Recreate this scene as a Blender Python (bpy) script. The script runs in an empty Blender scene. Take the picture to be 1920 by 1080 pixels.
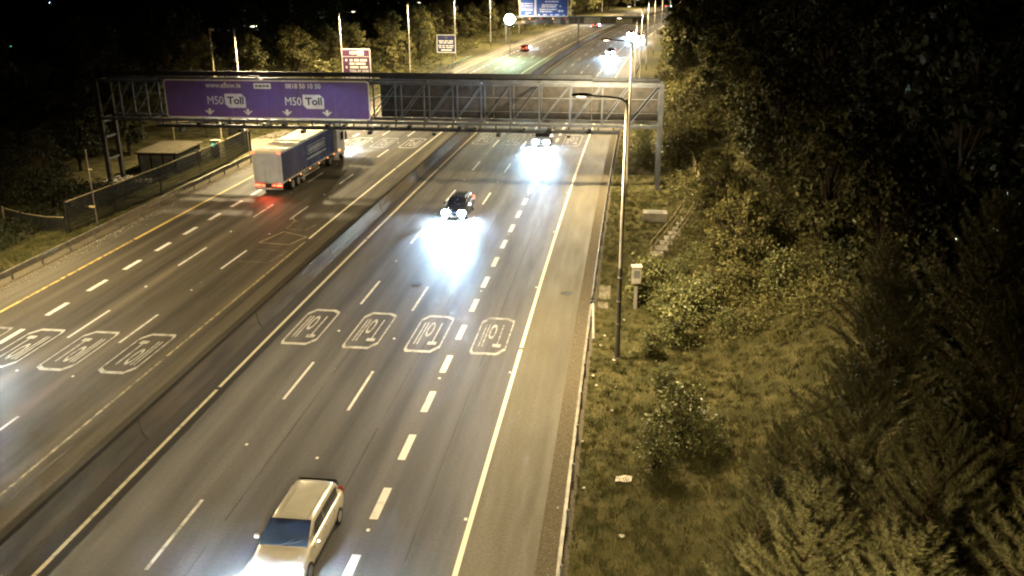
import bpy, math, random
import numpy as np
from mathutils import Vector, Matrix
R = math.radians
random.seed(7)
rng = np.random.default_rng(7)
scene = bpy.context.scene
COL = scene.collection

# ------------------------------------------------------------------ camera
CAM_H, F_PX, PITCH, YAW, ROLL = 17.915, 1676.22, 0.343269, 0.119978, -0.0037012
fw = Vector((-math.sin(YAW)*math.cos(PITCH), math.cos(YAW)*math.cos(PITCH), -math.sin(PITCH)))
rt0 = Vector((math.cos(YAW), math.sin(YAW), 0)); up0 = rt0.cross(fw)
rt = math.cos(ROLL)*rt0 + math.sin(ROLL)*up0
up = -math.sin(ROLL)*rt0 + math.cos(ROLL)*up0
cd = bpy.data.cameras.new('camera'); cam = bpy.data.objects.new('camera', cd); COL.objects.link(cam)
cd.sensor_width = 36; cd.lens = 36*F_PX/1920; cd.clip_start = .1; cd.clip_end = 4000
cam.matrix_world = Matrix(((rt.x, up.x, -fw.x, 0), (rt.y, up.y, -fw.y, 0), (rt.z, up.z, -fw.z, CAM_H), (0, 0, 0, 1)))
scene.camera = cam

# ------------------------------------------------------------------ night sky, faint moon, exposure
w = bpy.data.worlds.new('World'); scene.world = w; w.use_nodes = True
nt = w.node_tree; bgn = nt.nodes['Background']
sky = nt.nodes.new('ShaderNodeTexSky'); sky.sky_type = 'NISHITA'; sky.sun_disc = False
sky.sun_elevation = R(-7); sky.sun_rotation = R(200)
nt.links.new(sky.outputs[0], bgn.inputs[0]); bgn.inputs[1].default_value = 0.05
ml = bpy.data.lights.new('moon', 'SUN'); ml.energy = 0.004; ml.angle = R(.5); ml.color = (.75, .85, 1)
mo = bpy.data.objects.new('moon', ml); COL.objects.link(mo); mo.rotation_euler = (R(50), 0, R(-20))
vs = scene.view_settings
scene.display_settings.display_device = 'sRGB'
vs.view_transform = 'Standard'; vs.look = 'None'; vs.exposure = 0; vs.gamma = 1; vs.use_curve_mapping = False
LAMP_W = 26000.0        # street lanterns
HEAD_W = 9500.0        # each headlight
cy = scene.cycles
cy.use_denoising = True; cy.pixel_filter_type = 'GAUSSIAN'; cy.filter_width = 2.4; cy.max_bounces = 5; cy.diffuse_bounces = 2; cy.glossy_bounces = 2
cy.transmission_bounces = 4; cy.transparent_max_bounces = 6; cy.volume_bounces = 0
cy.sample_clamp_indirect = 2; cy.caustics_reflective = False; cy.caustics_refractive = False
cy.use_light_tree = True

# ------------------------------------------------------------------ road geometry: u across, s along
def off(s): return .5*1.9438461e-4*s*s + 2.95948607e-7*s**3
def P(u, s, z=0.0): return (u+off(s), s, z)
def tang(s): return math.atan2(-(1.9438461e-4*s+3*2.95948607e-7*s*s), 1)     # rotation about z of the road direction
U_R, U_C, U_B, U_A, U_L = -4.665, -8.018, -11.296, -14.444, -17.796          # right carriageway lines
V_R, V_D, V_E, V_F, V_L = -21.868, -25.107, -28.126, -31.170, -34.064       # left carriageway lines
def sm(a, b, x):
    t = np.clip((x-a)/(b-a), 0, 1); return t*t*(3-2*t)
def ground_z(u, s):
    u = np.asarray(u, float); s = np.asarray(s, float)
    bump = .10*np.sin(u*.9+s*.31)+.08*np.sin(u*.37-s*.53)
    right = 4.6*sm(2.6, 17, u)+3.0*sm(17, 60, u)+bump*sm(1.2, 5, u)
    left = 2.2*sm(-52, -72, u)*sm(60, 140, s)+bump*sm(-39, -44, u) - .9*sm(-39, -46, u)*(1-sm(88, 105, s))
    return right+left

# ------------------------------------------------------------------ materials
MATS = {}
def mat(name, c1, c2=None, scale=4, rough=.75, spec=.3, metal=0, bump=0, emit=None, estr=0, island=0, stretch=None, c3=None, detail=5):
    m = bpy.data.materials.new(name); m.use_nodes = True; n = m.node_tree.nodes; l = m.node_tree.links
    b = n['Principled BSDF']; b.inputs['Roughness'].default_value = rough; b.inputs['Metallic'].default_value = metal
    b.inputs['Specular IOR Level'].default_value = spec
    if c2 is None: c2 = tuple(x*.82 for x in c1)
    tc = n.new('ShaderNodeTexCoord'); mp = n.new('ShaderNodeMapping'); l.new(tc.outputs['Object'], mp.inputs[0])
    if stretch: mp.inputs['Scale'].default_value = stretch
    no = n.new('ShaderNodeTexNoise'); no.inputs['Scale'].default_value = scale; no.inputs['Detail'].default_value = detail
    l.new(mp.outputs[0], no.inputs['Vector'])
    cr = n.new('ShaderNodeValToRGB'); l.new(no.outputs['Fac'], cr.inputs[0])
    cr.color_ramp.elements[0].position = .36; cr.color_ramp.elements[1].position = .64
    cr.color_ramp.elements[0].color = (*c2, 1); cr.color_ramp.elements[1].color = (*c1, 1)
    if c3: e = cr.color_ramp.elements.new(.5); e.color = (*c3, 1)
    out = cr.outputs[0]
    if island:
        ge = n.new('ShaderNodeNewGeometry'); mr = n.new('ShaderNodeMapRange')
        mr.inputs[3].default_value = 1-island; mr.inputs[4].default_value = 1+island
        l.new(ge.outputs['Random Per Island'], mr.inputs[0])
        mx = n.new('ShaderNodeMixRGB'); mx.blend_type = 'MULTIPLY'; mx.inputs[0].default_value = 1
        l.new(out, mx.inputs[1]); l.new(mr.outputs[0], mx.inputs[2]); out = mx.outputs[0]
    l.new(out, b.inputs['Base Color'])
    if bump:
        bp = n.new('ShaderNodeBump'); bp.inputs['Strength'].default_value = bump; bp.inputs['Distance'].default_value = .02
        n2 = n.new('ShaderNodeTexNoise'); n2.inputs['Scale'].default_value = scale*6; l.new(mp.outputs[0], n2.inputs['Vector'])
        l.new(n2.outputs['Fac'], bp.inputs['Height']); l.new(bp.outputs[0], b.inputs['Normal'])
    if emit:
        b.inputs['Emission Color'].default_value = (*emit, 1); b.inputs['Emission Strength'].default_value = estr
    MATS[name] = m
    return m

def asphalt(name, base, tint, streak=.35, rough=.52, spec=.45, lane=None):
    m = bpy.data.materials.new(name); m.use_nodes = True; n = m.node_tree.nodes; l = m.node_tree.links
    b = n['Principled BSDF']; b.inputs['Specular IOR Level'].default_value = spec
    tc = n.new('ShaderNodeTexCoord')
    def noise(scale, sc=(1, 1, 1), detail=4):
        mp = n.new('ShaderNodeMapping'); mp.inputs['Scale'].default_value = sc; l.new(tc.outputs['Object'], mp.inputs[0])
        t = n.new('ShaderNodeTexNoise'); t.inputs['Scale'].default_value = scale; t.inputs['Detail'].default_value = detail
        l.new(mp.outputs[0], t.inputs['Vector']); return t.outputs['Fac']
    def rng_(src, a, c, lo=.3, hi=.7):
        r = n.new('ShaderNodeMapRange'); r.inputs[1].default_value = lo; r.inputs[2].default_value = hi
        r.inputs[3].default_value = a; r.inputs[4].default_value = c; l.new(src, r.inputs[0]); return r.outputs[0]
    def mul(a, c):
        x = n.new('ShaderNodeMath'); x.operation = 'MULTIPLY'; l.new(a, x.inputs[0]); l.new(c, x.inputs[1]); return x.outputs[0]
    st = rng_(noise(1.0, (1.1, .018, 1), 3), 1-streak, 1+streak)
    pa = rng_(noise(.16, (1, .35, 1), 7), .72, 1.28)
    gr = rng_(noise(9, (1, 1, 1), 3), .84, 1.16)
    v = mul(mul(st, pa), gr)
    if lane:
        sx = n.new('ShaderNodeSeparateXYZ'); l.new(tc.outputs['Object'], sx.inputs[0])
        def mt(op, a, c):
            q = n.new('ShaderNodeMath'); q.operation = op
            for k_, vv in enumerate((a, c)):
                if vv is None: continue
                if isinstance(vv, (int, float)): q.inputs[k_].default_value = vv
                else: l.new(vv, q.inputs[k_])
            return q.outputs[0]
        y2 = mt('MULTIPLY', sx.outputs[1], sx.outputs[1]); y3 = mt('MULTIPLY', y2, sx.outputs[1])
        uu_ = mt('SUBTRACT', mt('SUBTRACT', sx.outputs[0], mt('MULTIPLY', y2, .5*1.9438461e-4)), mt('MULTIPLY', y3, 2.95948607e-7))
        ph = mt('MULTIPLY', mt('SUBTRACT', uu_, lane[0]), 4*math.pi/lane[1])     # two wheel paths to a lane
        wv = mt('MULTIPLY', mt('COSINE', mt('ADD', ph, mt('MULTIPLY', noise(.3, (1, .05, 1), 3), 2.0)), None), mt('MULTIPLY', noise(.2, (1, .1, 1), 4), .30))
        v = mul(v, mt('ADD', wv, 1.0))
    mc = n.new('ShaderNodeMixRGB'); mc.inputs[1].default_value = (*base, 1); mc.inputs[2].default_value = (*tint, 1)
    l.new(rng_(noise(.35, (1, .06, 1), 4), 0, 1), mc.inputs[0])
    mx = n.new('ShaderNodeMixRGB'); mx.blend_type = 'MULTIPLY'; mx.inputs[0].default_value = 1
    l.new(mc.outputs[0], mx.inputs[1]); l.new(v, mx.inputs[2]); l.new(mx.outputs[0], b.inputs['Base Color'])
    l.new(rng_(noise(2.5, (1, .1, 1), 3), rough-.08, rough+.1), b.inputs['Roughness'])
    bp = n.new('ShaderNodeBump'); bp.inputs['Strength'].default_value = .35; bp.inputs['Distance'].default_value = .01
    l.new(noise(45, detail=2), bp.inputs['Height']); l.new(bp.outputs[0], b.inputs['Normal'])
    MATS[name] = m; return m

def paint_worn(name, col, under, amount=.45, rough=.6):
    m = bpy.data.materials.new(name); m.use_nodes = True; n = m.node_tree.nodes; l = m.node_tree.links
    b = n['Principled BSDF']; b.inputs['Roughness'].default_value = rough
    tc = n.new('ShaderNodeTexCoord'); t = n.new('ShaderNodeTexNoise'); t.inputs['Scale'].default_value = 2.2; t.inputs['Detail'].default_value = 8; t.inputs['Roughness'].default_value = .75
    l.new(tc.outputs['Object'], t.inputs['Vector'])
    r = n.new('ShaderNodeValToRGB'); l.new(t.outputs['Fac'], r.inputs[0])
    r.color_ramp.elements[0].position = amount-.12; r.color_ramp.elements[1].position = amount+.08
    r.color_ramp.elements[0].color = (*under, 1); r.color_ramp.elements[1].color = (*col, 1)
    oi = n.new('ShaderNodeObjectInfo'); ad = n.new('ShaderNodeMapRange'); ad.inputs[3].default_value = -.10; ad.inputs[4].default_value = .07
    l.new(oi.outputs['Random'], ad.inputs[0]); sm_ = n.new('ShaderNodeMath'); sm_.operation = 'ADD'; l.new(t.outputs['Fac'], sm_.inputs[0]); l.new(ad.outputs[0], sm_.inputs[1]); l.new(sm_.outputs[0], r.inputs[0])
    l.new(r.outputs[0], b.inputs['Base Color']); MATS[name] = m; return m

asphalt('asphalt_right', (.076, .069, .066), (.066, .062, .063), .32, .62, .4, (U_R, 3.28))
asphalt('asphalt_left', (.074, .061, .043), (.052, .044, .033), .45, .70, .3, (V_R, 3.05))
asphalt('asphalt_shoulder', (.130, .112, .078), (.108, .093, .065), .12, .7, .3)
asphalt('asphalt_shoulder_left', (.120, .105, .076), (.085, .074, .054), .25, .7, .3)
asphalt('median_pave', (.095, .080, .055), (.065, .055, .040), .35, .75, .25)
mat('grass_soil', (.112, .096, .040), (.048, .046, .018), .9, .95, .1, bump=.6, c3=(.076, .068, .027), detail=9)
mat('gravel', (.15, .125, .085), (.075, .062, .042), 14, .95, .1, bump=.6)
mat('stone', (.34, .31, .26), (.18, .16, .13), 6, .9, .2, island=.5)
paint_worn('white_paint', (.62, .60, .56), (.16, .15, .13), .36)
paint_worn('white_paint_worn', (.46, .44, .40), (.085, .08, .07), .47)
paint_worn('yellow_paint', (.78, .71, .52), (.14, .12, .07), .36)
paint_worn('yellow_paint_left', (.62, .44, .12), (.09, .08, .05), .42)
paint_worn('faint_paint', (.40, .33, .18), (.075, .065, .045), .50)
mat('concrete', (.33, .30, .25), (.20, .18, .145), 1.3, .9, .2, bump=.3, detail=9)
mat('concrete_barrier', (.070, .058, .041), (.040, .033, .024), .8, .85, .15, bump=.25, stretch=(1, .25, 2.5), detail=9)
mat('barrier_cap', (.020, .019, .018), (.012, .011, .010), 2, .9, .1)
mat('concrete_path', (.26, .225, .165), (.19, .165, .12), 1.1, .9, .2, bump=.2)
mat('galvanised', (.42, .41, .38), (.27, .26, .235), 2.5, .45, .5, .35)
mat('rail_steel', (.25, .225, .175), (.15, .135, .105), 2.5, .55, .4, .2)
mat('galvanised_dull', (.14, .14, .135), (.085, .085, .082), 1.8, .6, .4, .2)
mat('gantry_steel', (.082, .088, .102), (.054, .058, .068), 1.5, .55, .4, .2)
mat('gantry_dark', (.022, .024, .028), (.014, .015, .018), 2, .7, .3)
mat('sign_back', (.038, .034, .030), (.022, .020, .019), 2.2, .75, .25)
mat('column_paint', (.40, .36, .30), (.26, .235, .20), 2, .55, .4, stretch=(1, 1, .2))
mat('column_dark', (.15, .13, .11), (.09, .08, .068), 3, .6, .35, stretch=(1, 1, .2))
mat('purple', (.140, .066, .255), (.115, .054, .215), 1.6, .45, .4)
mat('purple_pale', (.105, .034, .095), (.085, .028, .078), 3, .5, .4)
mat('blue_sign', (.022, .075, .30), (.016, .055, .22), 2, .5, .4)
mat('blue_dark', (.020, .030, .130), (.014, .022, .095), 2, .5, .4)
mat('sign_white', (.88, .84, .78), (.74, .70, .65), 3, .5, .4)
mat('sign_black', (.02, .02, .025), None, 3, .5)
mat('bark', (.085, .062, .040), (.042, .031, .021), 7, .95, .1, bump=.6, stretch=(1, 1, .25))
mat('pine_bark', (.14, .085, .05), (.075, .047, .03), 9, .95, .1, bump=.5)
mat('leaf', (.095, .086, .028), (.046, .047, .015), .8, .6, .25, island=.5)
mat('leaf_shaded', (.034, .036, .013), (.017, .021, .008), .7, .6, .25, island=.5)  # leaf colour lowered where lamplight hardly reaches, shade put into the colour
mat('leaf_shrub', (.185, .180, .062), (.090, .096, .034), 1.5, .45, .4, island=.55)
mat('leaf_olive', (.180, .160, .056), (.085, .080, .029), 1.0, .6, .2, island=.5)
mat('needle', (.185, .172, .072), (.115, .112, .046), 1.2, .6, .25, island=.4)
mat('grass_blade', (.115, .104, .036), (.052, .054, .018), .7, .8, .15, island=.5)
mat('tyre', (.012, .012, .012), None, 8, .85, .2)
mat('rim', (.45, .45, .46), None, 4, .3, .5, .8)
mat('glass_dark', (.014, .014, .016), None, 2, .12, .35)
mat('plastic_black', (.02, .02, .02), None, 4, .6, .3)
mat('plate_white', (.7, .7, .68), None, 4, .5)
mat('curtain', (.048, .045, .072), (.030, .028, .047), 1.2, .9, .08, stretch=(1, 1, .3))
mat('trailer_door', (.42, .41, .40), (.34, .33, .33), 1.5, .5, .35)
mat('trailer_roof', (.70, .62, .44), (.60, .53, .38), 1.0, .6, .3)
mat('cab_white', (.62, .62, .60), (.52, .52, .50), 2, .35, .5)
mat('silver', (.50, .46, .38), (.44, .41, .34), 2, .3, .5, .25)
mat('car_dark', (.03, .035, .05), None, 2, .25, .5, .2)
mat('car_red', (.16, .02, .02), None, 2, .25, .5, .1)
mat('car_grey', (.14, .14, .15), None, 2, .25, .5, .3)
mat('paper', (.68, .62, .50), (.58, .52, .42), 5, .8, .2)
mat('roof_felt', (.085, .070, .042), (.055, .046, .029), 1.6, .9, .2)
mat('cabinet_white', (.42, .38, .29), (.32, .29, .22), 2, .6, .3)
mat('fence_green', (.014, .014, .013), (.008, .008, .008), 2, .7, .3)
mat('rail_yellow', (.42, .34, .18), (.30, .24, .13), 3, .6, .3)
def emitter(name, c, s, base=(.6, .6, .6)): return mat(name, base, None, 2, .4, .4, emit=c, estr=s)
emitter('lantern_glow', (1, .84, .58), 9)
emitter('head_glow', (.55, .78, 1), 3500); MATS['head_glow'].cycles.emission_sampling = 'NONE'
emitter('tail_glow', (1, .05, .02), 14, (.3, .02, .02))
emitter('tail_dim', (1, .05, .02), 1.5, (.3, .02, .02))
mat('tail_off', (.18, .012, .012), None, 4, .3, .5)
emitter('amber_glow', (1, .34, .10), 5, (.5, .2, .05))
emitter('flood_glow', (.55, 1, .66), 700)
emitter('green_glow', (.15, .9, .55), 1.6, (.1, .4, .3))
emitter('far_glow', (.55, .72, 1), 30)

# ------------------------------------------------------------------ mesh helpers
class MB:
    def __init__(self): self.v = []; self.f = []
    def quad(self, a, b, c, d):
        i = len(self.v); self.v += [tuple(a), tuple(b), tuple(c), tuple(d)]; self.f.append((i, i+1, i+2, i+3)); return self
    def poly(self, pts):
        i = len(self.v); self.v += [tuple(p) for p in pts]; self.f.append(tuple(range(i, i+len(pts)))); return self
    def box(self, x0, x1, y0, y1, z0, z1):
        i = len(self.v)
        self.v += [(x0, y0, z0), (x1, y0, z0), (x1, y1, z0), (x0, y1, z0), (x0, y0, z1), (x1, y0, z1), (x1, y1, z1), (x0, y1, z1)]
        self.f += [(i, i+3, i+2, i+1), (i+4, i+5, i+6, i+7), (i, i+1, i+5, i+4), (i+1, i+2, i+6, i+5), (i+2, i+3, i+7, i+6), (i+3, i, i+4, i+7)]
        return self
    def tube(self, pts, r, n=8, cap=True):
        pts = [Vector(p) for p in pts]; rs = r if isinstance(r, (list, tuple)) else [r]*len(pts); base = len(self.v)
        d0 = (pts[-1]-pts[0]).normalized(); ref = Vector((0, 0, 1)) if abs(d0.z) < .9 else Vector((1, 0, 0))
        for k, p in enumerate(pts):
            d = (pts[min(k+1, len(pts)-1)]-pts[max(k-1, 0)]).normalized()
            a = d.cross(ref).normalized(); b = a.cross(d)
            for j in range(n):
                t = 2*math.pi*j/n; q = p+(a*math.cos(t)+b*math.sin(t))*rs[k]; self.v.append(tuple(q))
        for k in range(len(pts)-1):
            for j in range(n):
                a0 = base+k*n+j; a1 = base+k*n+(j+1) % n
                self.f.append((a0, a1, a1+n, a0+n))
        if cap:
            self.f.append(tuple(base+j for j in range(n))[::-1]); e = base+(len(pts)-1)*n; self.f.append(tuple(e+j for j in range(n)))
        return self
    def bar(self, a, b, wx, wz):            # rectangular bar between two points
        a, b = Vector(a), Vector(b); d = (b-a).normalized(); ref = Vector((0, 0, 1)) if abs(d.z) < .95 else Vector((0, 1, 0))
        s = d.cross(ref).normalized()*wx/2; t = s.normalized().cross(d)*wz/2; i = len(self.v)
        for p in (a, b): self.v += [tuple(p-s-t), tuple(p+s-t), tuple(p+s+t), tuple(p-s+t)]
        self.f += [(i, i+1, i+2, i+3), (i+7, i+6, i+5, i+4), (i, i+4, i+5, i+1), (i+1, i+5, i+6, i+2), (i+2, i+6, i+7, i+3), (i+3, i+7, i+4, i)]
        return self
    def sweep(self, prof, ss, z=0):         # profile [(u, z)] (closed) swept along the road
        n = len(prof); b = len(self.v)
        for s in ss:
            for (u, zz) in prof: self.v.append(P(u, s, zz+z))
        for k in range(len(ss)-1):
            for j in range(n):
                a0 = b+k*n+j; a1 = b+k*n+(j+1) % n; self.f.append((a0, a1, a1+n, a0+n))
        self.f.append(tuple(b+j for j in range(n))[::-1]); e = b+(len(ss)-1)*n; self.f.append(tuple(e+j for j in range(n)))
        return self
    def strip(self, u0, u1, ss, z):
        b = len(self.v)
        for s in ss: self.v += [P(u0, s, z), P(u1, s, z)]
        for k in range(len(ss)-1): self.f.append((b+2*k, b+2*k+1, b+2*k+3, b+2*k+2))
        return self
    def mesh(self, name, smooth=False):
        me = bpy.data.meshes.new(name); me.from_pydata(self.v, [], self.f); me.update()
        if smooth:
            for p in me.polygons: p.use_smooth = True
        return me

def link(name, data, parent=None, m=None, loc=(0, 0, 0), rot=(0, 0, 0), label=None, cat=None, group=None, kind=None, bevel=0, sub=0):
    o = bpy.data.objects.new(name, data); COL.objects.link(o)
    if m and data is not None and not data.materials: data.materials.append(MATS[m])
    o.parent = parent; o.location = loc; o.rotation_euler = rot
    if label: o['label'] = label
    if cat: o['category'] = cat
    if group: o['group'] = group
    if kind: o['kind'] = kind
    if bevel:
        b = o.modifiers.new('b', 'BEVEL'); b.width = bevel; b.segments = 2; b.limit_method = 'ANGLE'
    if sub:
        b = o.modifiers.new('s', 'SUBSURF'); b.levels = sub; b.render_levels = sub
    return o
def add(name, mb, m, parent=None, smooth=False, **k): return link(name, mb.mesh(name, smooth), parent, m, **k)
def thing(name, label, cat, loc=(0, 0, 0), rot=(0, 0, 0), group=None): return link(name, None, None, None, loc, rot, label, cat, group)
def kids(o, table): return table.get(o.name, [])
def copy_tree(o, parent=None):
    c = o.copy(); COL.objects.link(c); c.parent = parent
    for ch in list(o.children): copy_tree(ch, c)
    return c
def mesh_np(name, V, k):
    n = len(V)//k; me = bpy.data.meshes.new(name); me.vertices.add(len(V)); me.vertices.foreach_set('co', np.ascontiguousarray(V, dtype=np.float32).ravel())
    me.loops.add(n*k); me.loops.foreach_set('vertex_index', np.arange(n*k, dtype=np.int32))
    me.polygons.add(n); me.polygons.foreach_set('loop_start', np.arange(0, n*k, k, dtype=np.int32))
    me.update(calc_edges=True); return me
def unit(n):
    a = rng.normal(size=(n, 3)); return a/np.linalg.norm(a, axis=1, keepdims=True)
def leaf_verts(C, size, aspect=.55, droop=0):
    n = len(C); a = unit(n); a[:, 2] -= droop; a /= np.linalg.norm(a, axis=1, keepdims=True)
    b = np.cross(a, unit(n)); b /= np.linalg.norm(b, axis=1, keepdims=True)
    s = (size*rng.uniform(.4, 1.55, n))[:, None]; V = np.empty((n, 4, 3))
    V[:, 0] = C+a*s*.5; V[:, 1] = C+b*s*.5*aspect; V[:, 2] = C-a*s*.5; V[:, 3] = C-b*s*.5*aspect
    return V.reshape(-1, 3)
TEXT = {}
def text_mesh(body, size=1.0, bold=0.0, align='LEFT'):
    c = bpy.data.curves.new('lettering', 'FONT'); c.body = body; c.size = size; c.offset = bold; c.align_x = align; c.resolution_u = 3
    o = bpy.data.objects.new('lettering', c); COL.objects.link(o)
    me = bpy.data.meshes.new_from_object(o.evaluated_get(bpy.context.evaluated_depsgraph_get()))
    bpy.data.objects.remove(o); bpy.data.curves.remove(c)
    return me
def text_fit(body, x0, x1, z0, z1, bold=0.0):
    """lettering as polygons scaled to fill the box [x0,x1]x[z0,z1] (2-D)"""
    me = text_mesh(body, 1, bold); co = np.array([v.co[:] for v in me.vertices]); fs = [tuple(p.vertices) for p in me.polygons]
    lo, hi = co.min(0), co.max(0); co[:, 0] = x0+(co[:, 0]-lo[0])/(hi[0]-lo[0])*(x1-x0); co[:, 1] = z0+(co[:, 1]-lo[1])/(hi[1]-lo[1])*(z1-z0)
    bpy.data.meshes.remove(me)
    return co[:, :2], fs

# ------------------------------------------------------------------ ground, carriageways
us_ = np.concatenate([np.linspace(-420, -110, 12), np.linspace(-100, -42, 40), np.linspace(-41, 0, 25), np.linspace(1, 30, 40), np.linspace(33, 90, 20), np.linspace(100, 420, 12)])
ss_ = np.concatenate([np.linspace(-120, 0, 14), np.linspace(5, 130, 95), np.linspace(135, 700, 80)])
UU, SS = np.meshgrid(us_, ss_); ZZ = ground_z(UU, SS)-.03
XX = UU+off(SS)
V = np.stack([XX, SS, ZZ], -1).reshape(-1, 3); nu, ns = len(us_), len(ss_)
ii = np.arange(nu*ns).reshape(ns, nu)
F = np.stack([ii[:-1, :-1], ii[:-1, 1:], ii[1:, 1:], ii[1:, :-1]], -1).reshape(-1, 4)
me = bpy.data.meshes.new('ground'); me.from_pydata(V.tolist(), [], F.tolist())
for p in me.polygons: p.use_smooth = True
link('ground', me, None, 'grass_soil', kind='structure')

S_ALL = list(np.concatenate([np.arange(-100, 200, 5), np.arange(200, 681, 10)]))
road_r = add('carriageway', MB().strip(-18.5, U_R+.02, S_ALL, .000), 'asphalt_right', kind='structure', label='asphalt carriageway with four lanes of oncoming traffic')
road_l = add('carriageway', MB().strip(V_L+.02, -21.2, S_ALL, .000), 'asphalt_left', kind='structure', label='asphalt carriageway with four lanes of departing traffic')
add('hard_shoulder', MB().strip(U_R+.02, -2.18, S_ALL, .000), 'asphalt_shoulder', kind='structure')
add('hard_shoulder', MB().strip(-36.25, V_L+.02, S_ALL, .000), 'asphalt_shoulder_left', kind='structure')
add('median_pavement', MB().strip(-21.2, -18.5, S_ALL, -.004), 'median_pave', kind='structure')
add('gravel_verge', MB().strip(-2.18, -1.15, S_ALL, -.012), 'gravel', kind='structure')
add('gravel_verge', MB().strip(-37.6, -36.25, S_ALL, -.012), 'gravel', kind='structure')

# edge lines, broken where the paint gangs stopped
def edge_line(name, u, wd, m, parent, phase, z=.004, piece=24.0, s_to=None):
    s = -90+phase
    while s < (s_to or 300)-1:
        if s_to: piece = min(piece, s_to-s)
        n = max(2, int(piece/4)); add(name, MB().strip(u-wd/2, u+wd/2, list(np.linspace(s, s+piece-.28, n)), z), m, parent); s += piece
    if not s_to: add(name, MB().strip(u-wd/2, u+wd/2, list(np.arange(s, 670, 10)), z), m, parent)
edge_line('edge_line', U_R, .17, 'yellow_paint', road_r, 11)
edge_line('edge_line', U_L, .16, 'yellow_paint', road_r, 5)
edge_line('edge_line', V_L, .20, 'yellow_paint_left', road_l, 3)
edge_line('edge_line', V_R, .13, 'faint_paint', road_l, 8, s_to=58)
edge_line('edge_line', V_R, .15, 'yellow_paint', road_l, 148.5)
def dashes(name, u, wd, start, per, mk, m, parent, near=250):
    s = start-per*math.ceil((start+60)/per); far = MB()
    while s < 560:
        if s < near: add(name, MB().strip(u-wd/2, u+wd/2, [s, s+mk/2, s+mk], .004), m, parent)
        else: far.strip(u-wd/2, u+wd/2, [s, s+mk], .004)
        s += per
    add(name+'_row', far, m, parent, kind='stuff')
dashes('lane_dash', U_A, .13, 22.14, 12, 4, 'white_paint', road_r)
dashes('lane_dash', U_B, .13, 33.42, 12, 4, 'white_paint', road_r)
dashes('wide_dash', U_C, .30, 25.65, 4, 2, 'white_paint', road_r)
dashes('lane_dash', V_D, .14, 39.32, 12, 4, 'white_paint', road_l)
dashes('lane_dash', V_E, .14, 39.66, 12, 4, 'white_paint', road_l)
dashes('wide_dash', V_F, .30, 42.52, 4, 2, 'white_paint', road_l)

# 'Toll' boxes painted in the lanes
def toll_mark(uc, s0, s1, flip, parent, m, wid=1.75):
    L = s1-s0; mb = MB(); t = .075; c = .36; cl = c*L/wid*.62
    def octa(ins):
        x0, x1, y0, y1 = -wid/2+ins, wid/2-ins, ins*3.6, L-ins*3.6
        return [(x0+c, y0), (x1-c*.9, y0), (x1, y0+cl), (x1, y1-cl*.5), (x1-c*.3, y1), (x0+c, y1), (x0, y1-cl), (x0, y0+cl*.5)]
    o, i = octa(0), octa(t)
    def W(x, y):
        if flip: x, y = -x, L-y
        return P(uc+x, s0+y, .0045)
    for k in range(8):
        a, b_ = o[k], o[(k+1) % 8]; d, e = i[k], i[(k+1) % 8]
        mb.quad(W(*a), W(*b_), W(*e), W(*d))
    co, fs = text_fit('Toll', -wid*.33, wid*.33, L*.20, L*.80, .0)
    base = len(mb.v); mb.v += [W(x, y) for x, y in co]; mb.f += [tuple(base+q for q in f) for f in fs]
    add('toll_marking', mb, m, parent)
mid = lambda a, b: (a+b)/2
for k, (a, b) in enumerate(((U_L, U_A), (U_A, U_B), (U_B, U_C), (U_C, U_R))):
    ds = (0, -.15, -.25, -.2)[k]
    toll_mark(mid(a, b)+.05, 40.1+ds, 45.1+ds, True, road_r, 'white_paint_worn')
    toll_mark(mid(a, b)+.05, 95.3+ds, 102.2+ds, True, road_r, 'white_paint_worn', 1.9)
for k, (a, b) in enumerate(((V_D, V_R), (V_E, V_D), (V_F, V_E), (V_L, V_F))):
    toll_mark(mid(a, b), 35.8, 40.7, False, road_l, 'white_paint_worn')
    toll_mark(mid(a, b), 92.4, 98.0, False, road_l, 'white_paint_worn', 1.9)
# sensor loops cut into the fast lane of the left carriageway
def loop(pts, wd=.09):
    mb = MB()
    for a, b in zip(pts[:-1], pts[1:]):
        d = Vector((b[0]-a[0], b[1]-a[1], 0)).normalized(); n = Vector((-d.y, d.x, 0))*wd/2
        mb.quad(*[P(q[0]+sg*n.x, q[1]+sg*n.y, .0045) for q, sg in ((a, -1), (b, -1), (b, 1), (a, 1))])
    add('sensor_loop', mb, 'faint_paint', road_l)
loop([(-25.0, 57.2), (-22.75, 56.9), (-22.2, 58.9), (-24.3, 60.0), (-25.0, 57.2)])
loop([(-25.1, 53.0), (-22.6, 52.9), (-22.3, 55.4), (-24.5, 55.6)])
loop([(-24.2, 60.7), (-22.9, 60.5), (-22.6, 62.0)])
loop([(-25.1, 63.9), (-24.5, 62.8), (-24.2, 62.9)])
loop([(-24.5, 62.7), (-24.4, 60.8)])
# old paving joints and sealed cracks
asphalt('sealed_joint', (.030, .027, .025), (.022, .020, .019), .2, .6, .4)
for (u, a, b, par) in ((-13.0, -20, 130, road_r), (-9.6, 20, 70, road_r), (-6.35, -20, 90, road_r), (-16.3, 50, 120, road_r), (-23.6, -20, 140, road_l), (-26.7, 30, 100, road_l), (-29.6, 20, 150, road_l), (-21.35, -20, 200, road_l)):
    ss = np.arange(a, b, 1.5); mb = MB(); wob = np.cumsum(rng.normal(0, .006, len(ss)))
    for k_ in range(len(ss)-1):
        if rng.uniform() < .12: continue
        w0 = rng.uniform(.012, .03); mb.quad(P(u+wob[k_]-w0, ss[k_], .002), P(u+wob[k_]+w0, ss[k_], .002), P(u+wob[k_+1]+w0, ss[k_+1], .002), P(u+wob[k_+1]-w0, ss[k_+1], .002))
    add('paving_joint', mb, 'sealed_joint', par, kind='stuff')
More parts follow.
